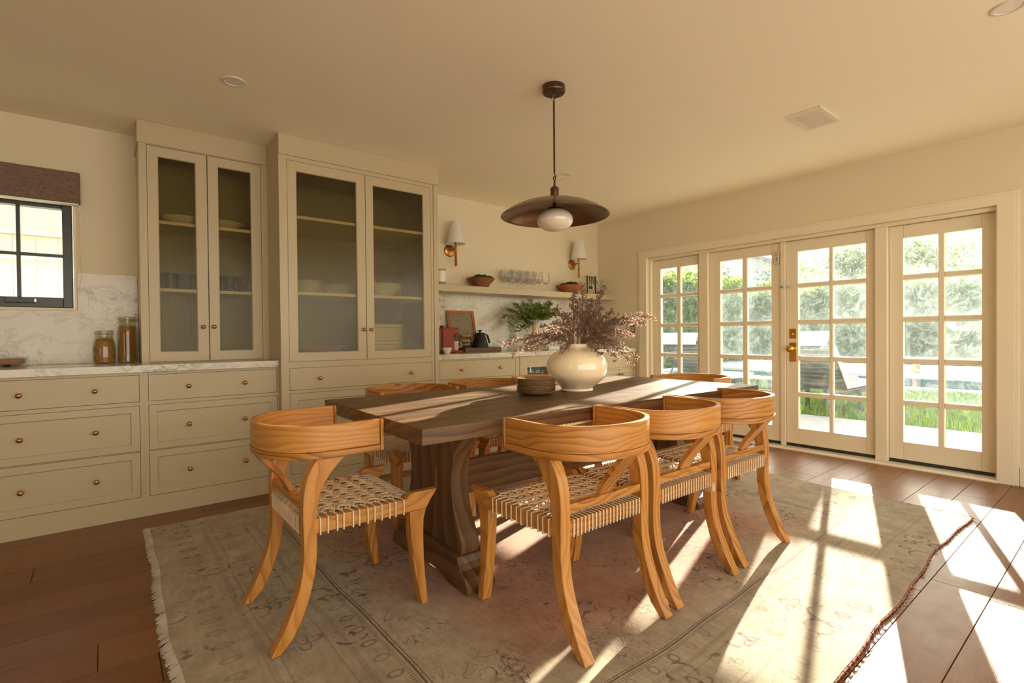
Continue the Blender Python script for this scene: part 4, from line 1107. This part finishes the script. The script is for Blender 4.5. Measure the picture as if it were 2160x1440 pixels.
MB().tube([(.050, 0, .122), (.072, 0, .132), (.088, 0, .122), (.096, 0, .10)], .008, 8).build('handle_arm', M['black'], t)
MB().tube([(.088, 0, .124), (.098, 0, .108), (.112, 0, .070), (.122, 0, .040)], [.011, .0125, .0125, .011], 10).build('handle', M['black'], t)
t = thing('coffee_pot', 'hourglass glass coffee pot with wood collar beside the black kettle', 'pot', (2.832, -.205, ZR))
MB().lathe([(.001, .001), (.048, .001), (.062, .02), (.064, .038), (.052, .062), (.034, .080), (.036, .092), (.054, .128), (.053, .128), (.034, .092), (.032, .080), (.05, .062), (.062, .038), (.06, .02), (.001, .004)], 32, caps=False).build('glass_body', M['jar'], t)
MB().lathe([(.058, .058), (.062, .060), (.040, .082), (.038, .086), (.034, .086)], 32, caps=False).build('collar', M['cork'], t)
MB().lathe([(.034, .086), (.036, .086), (.040, .0895), (.038, .0925), (.034, .0925)], 24, caps=False).build('tie', M['iron'], t)
MB().ball((-.002, -.042, .084), .008).build('tie_bead', M['iron'], t)
MB().lathe([(.001, .110), (.056, .110), (.058, .114), (.058, .130), (.001, .132)], 32).build('lid', M['cork'], t)
# red coffee machine
t = thing('coffee_machine', 'rust red pod coffee machine against the tall cabinet', 'machine', (2.60, -.22, ZC))
MB().box(-.085, .045, -.085, .075, 0, .245).build('body', M['redplastic'], t, False, .012)
MB().box(.046, .115, -.07, .06, .178, .243).build('brew_head', M['redplastic'], t, False, .014)
MB().box(.046, .150, -.075, .065, .0, .022).build('drip_tray', M['redplastic'], t, False, .006)
MB().lathe([(.001, .14), (.016, .14), (.02, .1775), (.001, .1778)], 20, (.082, -.005, 0)).build('spout', M['dark'], t)
MB().box(-.062, -.035, -.03, .02, .245, .268, rot=Matrix.Rotation(R(-25), 3, 'Y')).build('lever', M['redplastic'], t, False, .004)
MB().box(-.135, -.087, -.06, .05, .02, .228).build('water_tank', M['glass'], t, False, .006)
t = thing('mug', 'beige stoneware mug standing on the red coffee machine drip tray', 'mug', (2.684, -.235, ZC+.0225))
MB().lathe([(.001, 0), (.036, 0), (.040, .004), (.043, .05), (.043, .090), (.0415, .092), (.040, .09), (.038, .01), (.001, .008)], 32).build('body', M['mug'], t)
MB().tube([(.040, -.012, .075), (.060, -.020, .076), (.070, -.024, .058), (.066, -.022, .036), (.042, -.014, .026)], .0065, 8).build('handle', M['mug'], t)
t = MB().lathe([(.001, 0), (.022, 0), (.03, .01), (.044, .045), (.046, .055), (.044, .055), (.028, .012), (.001, .006)], 32).build('small_bowl', M['porcelain']); t.location = (2.475, -.44, ZC)
tag(t, 'small white cup half hidden by the tall cabinet edge', 'bowl')
# greenery
t = thing('bud_vase', 'pale clay bottle vase of greenery on the marble counter', 'vase', (3.76, -.22, ZC))
MB().lathe(smooth_prof([(.001, 0), (.038, 0), (.052, .008), (.066, .06), (.068, .10), (.054, .145), (.036, .185), (.034, .225), (.042, .270), (.053, .302), (.050, .302), (.030, .225), (.001, .2)], 3, 9), 40).build('body', M['vasec'], t)
t = thing('leafy_cuttings', 'green pinnate leafy cuttings in the clay vase on the counter', 'foliage', (3.76, -.22, ZC))
def frond(t, base, tip, sag, n, ll, seed):
    rn = random.Random(seed); B, Tp = Vector(base), Vector(tip); Mi = (B+Tp)/2+Vector((0, 0, sag))
    q = lambda u: B*(1-u)**2+Mi*2*u*(1-u)+Tp*u*u
    st = MB(); st.tube([tuple(q(k/10)) for k in range(11)], [.0022*(1-.6*k/10) for k in range(11)], 4)
    lf = MB()
    for k in range(n):
        u = .25+.75*k/(n-1); p = q(u); d = (q(min(1, u+.05))-q(max(0, u-.05))).normalized(); nn = Vector((rn.gauss(0, .35), rn.gauss(0, .35)-.5, 1)); sd = d.cross(nn).normalized()
        # side twigs each with leaflets
        for s in (-1, 1):
            tl = .085*(1-.55*u)*rn.uniform(.7, 1.2); td = (d*.75+sd*s).normalized(); e_ = p+td*tl
            st.tube([tuple(p), tuple(e_)], .001, 3, cap=False)
            for j in range(5):
                c = p.lerp(e_, (j+.6)/5)
                for s2 in (-1, 1): lf.leaf(c, td*.5+td.cross(nn).normalized()*s2+Vector((rn.gauss(0, .2), rn.gauss(0, .2), rn.gauss(0, .2))), nn, ll*rn.uniform(.7, 1.15), ll*.55)
            lf.leaf(e_, td, nn, ll, ll*.5)
    lf.leaf(Tp, d, nn, ll, ll*.5)
    o = st.build('stem', M['fern'], t, True, kind='stuff'); lf.build('leaflets', M['fern'], o, True, kind='stuff')
tp = [(-.42, .0, .37, .05), (-.40, -.06, .30, .07), (-.30, -.05, .22, .10), (-.22, -.07, .25, .07), (-.33, .05, .44, .04), (-.24, .05, .50, .02), (-.23, -.04, .42, .04), (-.13, .04, .50, .02), (-.03, .05, .545, .0), (-.01, -.05, .50, .0), (.08, .03, .50, .0), (.17, -.04, .52, .02), (.26, .04, .535, .03), (.31, -.02, .45, .05), (.32, .05, .40, .05), (.22, -.08, .40, .05), (.10, -.09, .40, .04), (-.12, -.09, .36, .05)]
for k, (a_, b_, z, s_) in enumerate(tp): frond(t, (a_*.05, b_*.05, .295), (a_, b_, z), s_, 7, .027, 300+k)
# far end of the counter
t = thing('pepper_mill', 'brass and dark wood pepper mill on the counter behind the dried branches', 'mill', (4.28, -.25, ZC))
MB().lathe([(.001, 0), (.03, 0), (.031, .02), (.022, .05), (.020, .12), (.028, .16), (.001, .165)], 24).build('body', M['board'], t)
MB().lathe([(.001, .1655), (.027, .1655), (.030, .19), (.018, .215), (.008, .222), (.009, .235), (.001, .24)], 24).build('cap', M['brass'], t)
t = MB().box(3.86, 4.02, -.34, -.24, ZC, ZC+.04).build('keepsake_box', M['porcelain'], None, False, .004); tag(t, 'small white box on the counter between clay vase and pepper mill', 'box')
t = thing('glass_bowl', 'wide clear glass bowl in the counter corner behind the branches', 'bowl', (4.80, -.25, ZC))
MB().lathe([(.001, .001), (.06, .001), (.11, .02), (.155, .06), (.17, .11), (.168, .11), (.15, .062), (.105, .024), (.001, .006)], 48, caps=False).build('body', M['glass'], t)

# ---------------------------------------------------------------- counter, left
def clip_jar(x, y, prof, label, fill_prof, fmat, ztop, rneck):
    t = thing('clip_top_jar', label, 'jar', (x, y, ZC), 0)
    MB().lathe(prof, 40, caps=False).build('glass_body', M['jar'], t)
    MB().lathe([(rneck, ztop-.016), (rneck+.004, ztop-.014), (rneck+.004, ztop-.002), (rneck*.8, ztop+.001), (.001, ztop)], 40, caps=False).build('lid', M['jar'], t)
    MB().lathe([(rneck-.004, ztop-.022), (rneck+.002, ztop-.022), (rneck+.002, ztop-.0165), (rneck-.004, ztop-.0165)], 40, caps=False).build('rubber_seal', M['cork'], t)
    MB().tube([((rneck+.0055)*math.cos(a_), (rneck+.0055)*math.sin(a_), ztop-.028) for a_ in [k*PI/16 for k in range(32)]], .0013, 5, closed=True).build('wire_band', M['steel'], t)
    MB().tube([((rneck+.006)*math.cos(a_), (rneck+.006)*math.sin(a_), ztop-.006) for a_ in [k*PI/16 for k in range(32)]], .0013, 5, closed=True).build('wire_band', M['steel'], t)
    return t
t = clip_jar(-.013, -.125, [(.001, .001), (.050, .001), (.058, .006), (.0615, .04), (.062, .10), (.056, .145), (.047, .168), (.0455, .185), (.0445, .185), (.046, .168), (.0545, .145), (.0605, .10), (.060, .04), (.001, .006)], 'short clip-top jar filled with small elbow pasta', None, None, .220, .047)
MB().lathe([(.0455, .178), (.046, .205), (.044, .205)], 32, caps=False).build('neck', M['jar'], t)
for s in (-1, 1): MB().tube([(s*.018, -.052, .214), (s*.019, -.056, .19), (s*.013, -.058, .16), (0, -.0595, .152)], .0014, 5).build('clip_wire', M['steel'], t)
mb = MB(); rn = random.Random(8)
def rad(z): return .054 if z < .10 else .054-(z-.10)*.21
mb.lathe([(.001, .008), (.047, .008), (.052, .04), (.052, .10), (.046, .14), (.039, .162), (.001, .172)], 24)
for k in range(900):
    z = rn.uniform(.012, .165); a_ = rn.random()*6.283; r_ = rad(z)-.001; c = Vector((r_*math.cos(a_), r_*math.sin(a_), z))
    o1 = Vector((rn.gauss(0, 1), rn.gauss(0, 1), rn.gauss(0, 1))).normalized()*.0058; o2 = Vector((rn.gauss(0, 1), rn.gauss(0, 1), rn.gauss(0, 1))).normalized()*.003
    mb.tube([tuple(c-o1), tuple(c+o2), tuple(c+o1)], .0022, 4)
o = mb.build('elbow_pasta', M['pasta1'], None, True, kind='stuff'); o.location = (-.013, -.125, ZC); tag(o, 'small elbow pasta filling the short clip-top jar', 'pasta')
t = clip_jar(.113, -.125, [(.001, .001), (.050, .001), (.056, .008), (.0565, .20), (.052, .245), (.046, .266), (.045, .30), (.0442, .30), (.045, .266), (.0505, .245), (.055, .20), (.0545, .008), (.001, .006)], 'tall clip-top jar of spaghetti beside the narrow glazed cabinet', None, None, .314, .0485)
MB().tube([(-.046, -.022, .292), (-.062, -.026, .286), (-.072, -.030, .262), (-.060, -.026, .27), (-.05, -.022, .284)], .0015, 5).build('clip_wire', M['steel'], t)
MB().tube([(.048, .01, .290), (.058, .01, .286), (.060, .01, .298), (.050, .01, .30)], .0016, 5).build('hinge_wire', M['steel'], t)
mb = MB()
for k in range(420):
    a_ = rn.random()*6.283; r0 = .050*math.sqrt(rn.random()*.5+.5); tw = rn.gauss(1.0, .25); c = Vector((r0*math.cos(a_), r0*math.sin(a_), .009)); e_ = Vector((.045*r0/.05*math.cos(a_+tw), .045*r0/.05*math.sin(a_+tw), rn.uniform(.235, .255)))
    md = (c+e_)/2; md.x *= 1.05; md.y *= 1.05
    mb.tube([tuple(c), tuple(md), tuple(e_)], .0011, 4)
o = mb.build('spaghetti', M['pasta2'], None, True, kind='stuff'); o.location = (.113, -.125, ZC); tag(o, 'bundle of spaghetti standing in the tall clip-top jar', 'pasta')
t = thing('cutting_board', 'dark wooden cutting board end showing at the left edge on the marble counter', 'board', (-.62, -.12, ZC))
MB().box(-.22, .213, -.11, .06, .012, .046, 'x').build('board', M['board'], t, False, .006)
for x in (-.15, .14):
    for y in (-.07, .03): MB().lathe([(.001, 0), (.010, 0), (.011, .0118), (.001, .0119)], 12, (x, y, 0)).build('foot', M['rubber'], t)

# ---------------------------------------------------------------- things behind the reeded glass
pw = [(.001, 0), (.07, 0), (.10, .008), (.125, .018), (.127, .021), (.10, .012), (.07, .005), (.001, .004)]
def white_stack(x, y, z, n, where, s=1.0, mat='porcelain', cat='plate', prof=pw, dz=.0105, name='dinner_plate'):
    o = MB().lathe([(r_*s, h) for r_, h in prof], 32).build(name, M[mat]); o.location = (x, y, z)
    g = '%s in %s' % (name.replace('_', ' ')+'s', where); lab = '%s white %s from the bottom, stack at %s'
    tag(o, lab % (OR[0], name.replace('_', ' '), where), cat, g)
    for k in range(1, n):
        c = o.copy(); COL.objects.link(c); c.location = (x+random.uniform(-.003, .003), y+random.uniform(-.003, .003), z+dz*k); c['label'] = lab % (OR[k], name.replace('_', ' '), where)
white_stack(1.21, -.42, 1.4375, 9, 'left on the tall cabinet middle shelf', .95)
white_stack(1.455, -.40, 1.4375, 7, 'right behind the tall cabinet left door', .9)
bw = [(.001, 0), (.05, 0), (.06, .006), (.11, .06), (.135, .095), (.133, .096), (.105, .06), (.05, .012), (.001, .01)]
white_stack(1.86, -.40, 1.4375, 2, 'the tall cabinet right door', 1.15, 'porcelain', 'bowl', bw, .022, 'serving_bowl')
o = MB().lathe([(r_*1.5, h*1.2) for r_, h in bw], 40).build('platter', M['pink']); o.location = (1.31, -.36, .9235); tag(o, 'wide pink glazed bowl at the bottom of the tall cabinet', 'bowl')
for k, lab in enumerate(('lower cream storage box at the bottom right of the tall cabinet', 'upper cream storage box stacked in the tall cabinet')):
    tt = thing('storage_box', lab, 'box', (1.84, -.36, .9235+.145*k)); MB().box(-.15, .15, -.13, .13, 0, .115).build('body', M['porcelain'], tt, False, .006); MB().box(-.153, .153, -.133, .133, .1155, .144).build('lid', M['porcelain'], tt, False, .006)
o = MB().lathe([(r_*1.1, h*.55) for r_, h in bw], 32).build('shallow_bowl', M['porcelain']); o.location = (.43, -.20, 1.9055); tag(o, 'shallow white bowl on the upper shelf, left door of the narrow cabinet', 'bowl')
o = o.copy(); COL.objects.link(o); o.location = (.69, -.20, 1.9055); o['label'] = 'shallow white bowl on the upper shelf, right door of the narrow cabinet'
tb = [(.001, 0), (.034, 0), (.036, .004), (.041, .12), (.040, .12), (.035, .008), (.001, .006)]
tm = None
for k, x in enumerate((.27, .36, .45, .54, .64, .73, .82)):
    lab = '%s dark tumbler from the left on the narrow cabinet middle shelf' % ('first', 'second', 'third', 'fourth', 'fifth', 'sixth', 'last')[k]
    if tm is None: tm = MB().lathe(tb, 24).build('tumbler', M['darkglass']); tag(tm, lab, 'glass', 'dark tumblers in the narrow cabinet'); o = tm
    else: o = tm.copy(); COL.objects.link(o); o['label'] = lab
    o.location = (x, -.17, 1.4475)
# ---------------------------------------------------------------- outdoors
struct('ground', MB().box(-60, 90, -70, 80, -.5, -.14), M['yard'], smooth=False)
struct('patio', MB().box(5.225, 7.77, -14, 9, -.139, -.055), M['concrete'], smooth=False, bevel=.01)
struct('lawn_bed', MB().box(7.775, 12.75, -14, 9, -.139, -.085), M['soil'], smooth=False)
rn = random.Random(31)
mb = MB()
for k in range(15000):
    x = 7.78+4.9*rn.random()**1.5; y = rn.uniform(-6.0, 1.2)+(x-7.78)*.35; h = rn.uniform(.05, .13); a_ = rn.random()*6.28; wd = .006+.0012*(x-7.78); ln = rn.uniform(.01, .05)
    c, s = math.cos(a_)*wd, math.sin(a_)*wd; b_ = rn.random()*6.28
    mb.add([(x-c, y-s, -.088), (x+c, y+s, -.088), (x+ln*math.cos(b_), y+ln*math.sin(b_), -.085+h)], [(0, 1, 2)])
o = mb.build('lawn', M['grass'], None, False, kind='stuff'); tag(o, 'strip of green lawn between the concrete patio and the pool', 'grass')
t = thing('swimming_pool', 'teal swimming pool with pale coping beyond the lawn', 'pool', (12.76, 0, -.139))
for p in ((0, .40, -12, 5.6), (3.9, 4.3, -12, 5.6)): MB().box(*p, 0, .10).build('coping', M['poolwall'], t, False, .01)
for p in ((.4005, 3.8995, -12, -11.6), (.4005, 3.8995, 5.2, 5.6)): MB().box(*p, 0, .10).build('coping', M['poolwall'], t, False, .01)
MB().box(.4005, 3.8995, -11.599, 5.199, 0, .055).build('water', M['water'], t, False)
struct('pool_deck', MB().box(17.08, 22.0, -14, 12, -.139, -.03), M['poolwall'], smooth=False)

def lounger(x, y, label):
    t = thing('sun_lounger', label, 'lounger', (x, y, -.085), 0, 'sun loungers on the lawn'); w_ = .36
    for s in (-1, 1):
        MB().box(.05, 2.0, s*w_-.02, s*w_+.02, .30, .36, 'x').build('side_rail', M['slat'], t, False, .005)
        for lx in (1.2, 1.92): MB().box(lx-.03, lx+.03, s*w_-.021, s*w_+.021, 0, .2995).build('leg', M['slat'], t, False, .005)
    A, B = Vector((.72, 0, .385)), Vector((.08, 0, 1.09)); d = (B-A).normalized(); n_ = Vector((-d.z, 0, d.x))
    ang = math.atan2(d.x, d.z)
    for k in range(11):
        p = A.lerp(B, (k+.3)/11); MB().box(p.x-.008, p.x+.008, -w_+.01, w_-.01, p.z-.028, p.z+.028, 'y', Matrix.Rotation(ang, 3, 'Y')).build('back_slat', M['slat'], t, False, .002)
    for s in (-1, 1):
        MB().tube([(.74+.02, s*(w_-.03), .37), (.10+.02, s*(w_-.03), 1.08)], .014, 6).build('back_stile', M['slat'], t)
        MB().tube([(.40, s*(w_-.06), .70), (.16, s*(w_-.06), .345)], .012, 6).build('prop', M['slat'], t)
    for k in range(8): MB().box(.80+k*.15, .90+k*.15, -w_+.021, w_-.021, .345, .362, 'y').build('seat_slat', M['slat'], t, False, .002)
    prof = [(.80, .375), (.11, 1.13), (.02, 1.115), (.005, .99), (.035, .985), (.06, 1.075), (.075, 1.08)]
    f = n_*-.012
    cu = [(2.0, .365), (2.02, .385), (2.02, .435), (1.99, .45), (.86, .455), (.15, 1.205), (.06, 1.215), (.0, 1.17), (-.005, 1.02), (.03, 1.01), (.055, 1.135), (.10, 1.140), (.80, .372)]
    MB().prism(cu, -w_+.015, w_-.015, 'y').build('cushion', M['cushion'], t, True, .018)
    return t
L1 = lounger(7.55, -1.48, 'white cushioned slatted sun lounger seen through the door with brass lock')
dup(L1, (7.60, .50, -.085), 0, 'white cushioned slatted sun lounger seen through the leftmost glazed door')
t = thing('garden_table', 'low garden table with wooden top between the two sun loungers', 'table', (8.75, -.42, -.085))
for k in range(5): MB().box(-.25, .25, -.25+k*.1, -.156+k*.1, .42, .445, 'x').build('top_slat', M['teak'], t, False, .003)
for x in (-.21, .21):
    for y in (-.2, .2): MB().box(x-.02, x+.02, y-.02, y+.02, 0, .4195).build('leg', M['slat'], t, False)
t = thing('towel', 'peach folded towel on the sun lounger seat outside the lock door', 'towel', (8.95, -1.48, .371))
MB().box(-.28, .28, -.22, .24, 0, .03).build('fold', M['vasec'], t, False, .012); MB().box(-.26, .26, -.2, .22, .0305, .06).build('fold', M['vasec'], t, False, .012)
t = thing('pool_bench', 'low pale wooden bench beyond the pool through the rightmost door', 'bench', (17.6, -2.4, -.029))
for k in range(4): MB().box(-.2+k*.11, -.1+k*.11, -2.2, 2.2, .40, .44, 'y').build('seat_slat', M['teak'], t, False)
for y in (-1.9, 0, 1.9): MB().box(-.18, .2, y-.05, y+.05, 0, .3995).build('leg', M['teak'], t, False)

def hedge(name, x0, x1, y0, y1, h, n, label, sz):
    t = thing(name, label, 'hedge', (x0, y0, -.139)); dx, dy = x1-x0, y1-y0
    MB().box(.35, dx-.1, .35 if dx > dy else 0, dy-.05, 0, h-.45).build('branches', M['bark'], t, False)
    mb = MB(); m2 = MB()
    for k in range(n):
        side = rn.random()
        if dx > dy: p = (rn.random()*dx, rn.random()**2*.5, rn.random()*h)
        else: p = (rn.random()**2*.6, rn.random()*dy, rn.random()*h)
        if side > .9: p = (rn.random()*dx, rn.random()*dy, h-.35+rn.random()*.4)
        top = h*(.93+.07*math.sin(p[0]*1.7+p[1]*1.3)+.05*math.sin(p[1]*3.1+p[0]))
        z = min(p[2], top*rn.uniform(.96, 1.02))
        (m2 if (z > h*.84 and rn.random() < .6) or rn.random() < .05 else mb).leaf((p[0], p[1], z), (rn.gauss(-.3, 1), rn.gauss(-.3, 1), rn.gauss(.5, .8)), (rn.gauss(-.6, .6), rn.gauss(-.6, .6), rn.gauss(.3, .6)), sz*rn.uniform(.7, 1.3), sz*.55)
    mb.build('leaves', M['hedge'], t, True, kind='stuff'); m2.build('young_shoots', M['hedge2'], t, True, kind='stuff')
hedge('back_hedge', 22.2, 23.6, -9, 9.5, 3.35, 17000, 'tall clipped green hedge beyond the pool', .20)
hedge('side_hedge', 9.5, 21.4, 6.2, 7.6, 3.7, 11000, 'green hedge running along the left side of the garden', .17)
def tree(x, y, h, r_, n, sz, label, seed):
    q = random.Random(seed); t = thing('garden_tree', label, 'tree', (x, y, -.139), 0, 'trees beyond the hedge')
    MB().tube([(0, 0, 0), (.05, .03, h*.4), (-.05, 0, h*.7), (0, 0, h*.92)], [.10, .08, .05, .02], 7).build('trunk', M['bark'], t)
    br = MB(); lf = MB()
    for k in range(16):
        z = h*q.uniform(.35, .85); a_ = q.random()*6.28; l = r_*q.uniform(.5, 1); e_ = Vector((l*math.cos(a_), l*math.sin(a_), z+q.uniform(.1, .7)))
        br.tube([(0, 0, z), tuple(e_*.5+Vector((0, 0, z*.5))), tuple(e_)], [.03, .02, .008], 5)
        for j in range(n//8):
            c = e_*q.uniform(.5, 1.1)+Vector((q.gauss(0, .34), q.gauss(0, .34), q.gauss(0, .3))); c.z = e_.z+q.gauss(0, .3)
            lf.leaf(tuple(c), (q.gauss(0, 1), q.gauss(0, 1), q.gauss(-.2, .8)), (q.gauss(0, 1), q.gauss(0, 1), q.gauss(0, 1)), sz*q.uniform(.7, 1.3), sz*.5)
    br.build('branches', M['bark'], t, True, kind='stuff'); lf.build('leaves', M['tree'], t, True, kind='stuff')
tree(26.0, 6.3, 4.9, 1.0, 900, .20, 'slim pale tree above the hedge, leftmost through the door with brass lock', 1)
tree(26.0, 3.7, 5.1, 1.1, 1100, .20, 'airy pale tree above the hedge near the sun through the door with brass lock', 2)
tree(26.0, .75, 5.2, 1.45, 1400, .20, 'bushy tree above the hedge, left panes of the rightmost door', 3)
tree(26.0, -2.3, 5.9, 1.5, 1600, .20, 'bushy tree above the hedge, right panes of the rightmost door', 4)
tree(26.2, 10.9, 4.6, 1.3, 1200, .22, 'leafy tree in the hedge corner behind the leftmost door', 5)
t = thing('neighbour_house', 'pale grey gabled house beyond the hedge through the second glazed door', 'house', (31, 8.5, -.139))
MB().prism([(0, 0), (9, 0), (9, 6.4), (4.6, 6.9), (0, 5.1)], 0, 7, 'x').build('wall', M['stucco'], t, False)
MB().prism([(-.35, 4.96), (4.6, 7.0), (4.6, 7.22), (-.35, 5.16)], -.35, 7.3, 'x').build('roof', M['roof'], t, False)
# white boundary fence and neighbour outside the kitchen window
t = thing('white_fence', 'white painted board fence outside the kitchen window', 'fence', (-2.6, 1.75, -.139))
for k in range(23):
    MB().box(k*.151+.0012, k*.151+.1498, 0, .02, .05, 2.18).build('board', M['fencew'], t, False, .002)
for z in (2.02, .4): MB().box(0, 3.47, -.036, -.0005, z-.06, z, 'x').build('rail', M['fencew'], t, False, .002)
MB().box(0, 3.47, -.05, .05, 2.181, 2.215, 'x').build('cap_rail', M['fencew'], t, False, .003)
for k in range(3): MB().box(.05+k*1.6, .14+k*1.6, .021, .11, 0, 2.18).build('post', M['fencew'], t, False)
t = thing('side_house', 'cream house wall above the white fence outside the kitchen window', 'house', (-6, 4.5, -.139))
MB().box(0, 8, 0, 4, 0, 4.2).build('wall', M['fencew'], t, False); MB().box(-.3, 8.3, -.4, 4.3, 4.21, 4.4).build('roof', M['roof'], t, False)
bpy.context.view_layer.update()
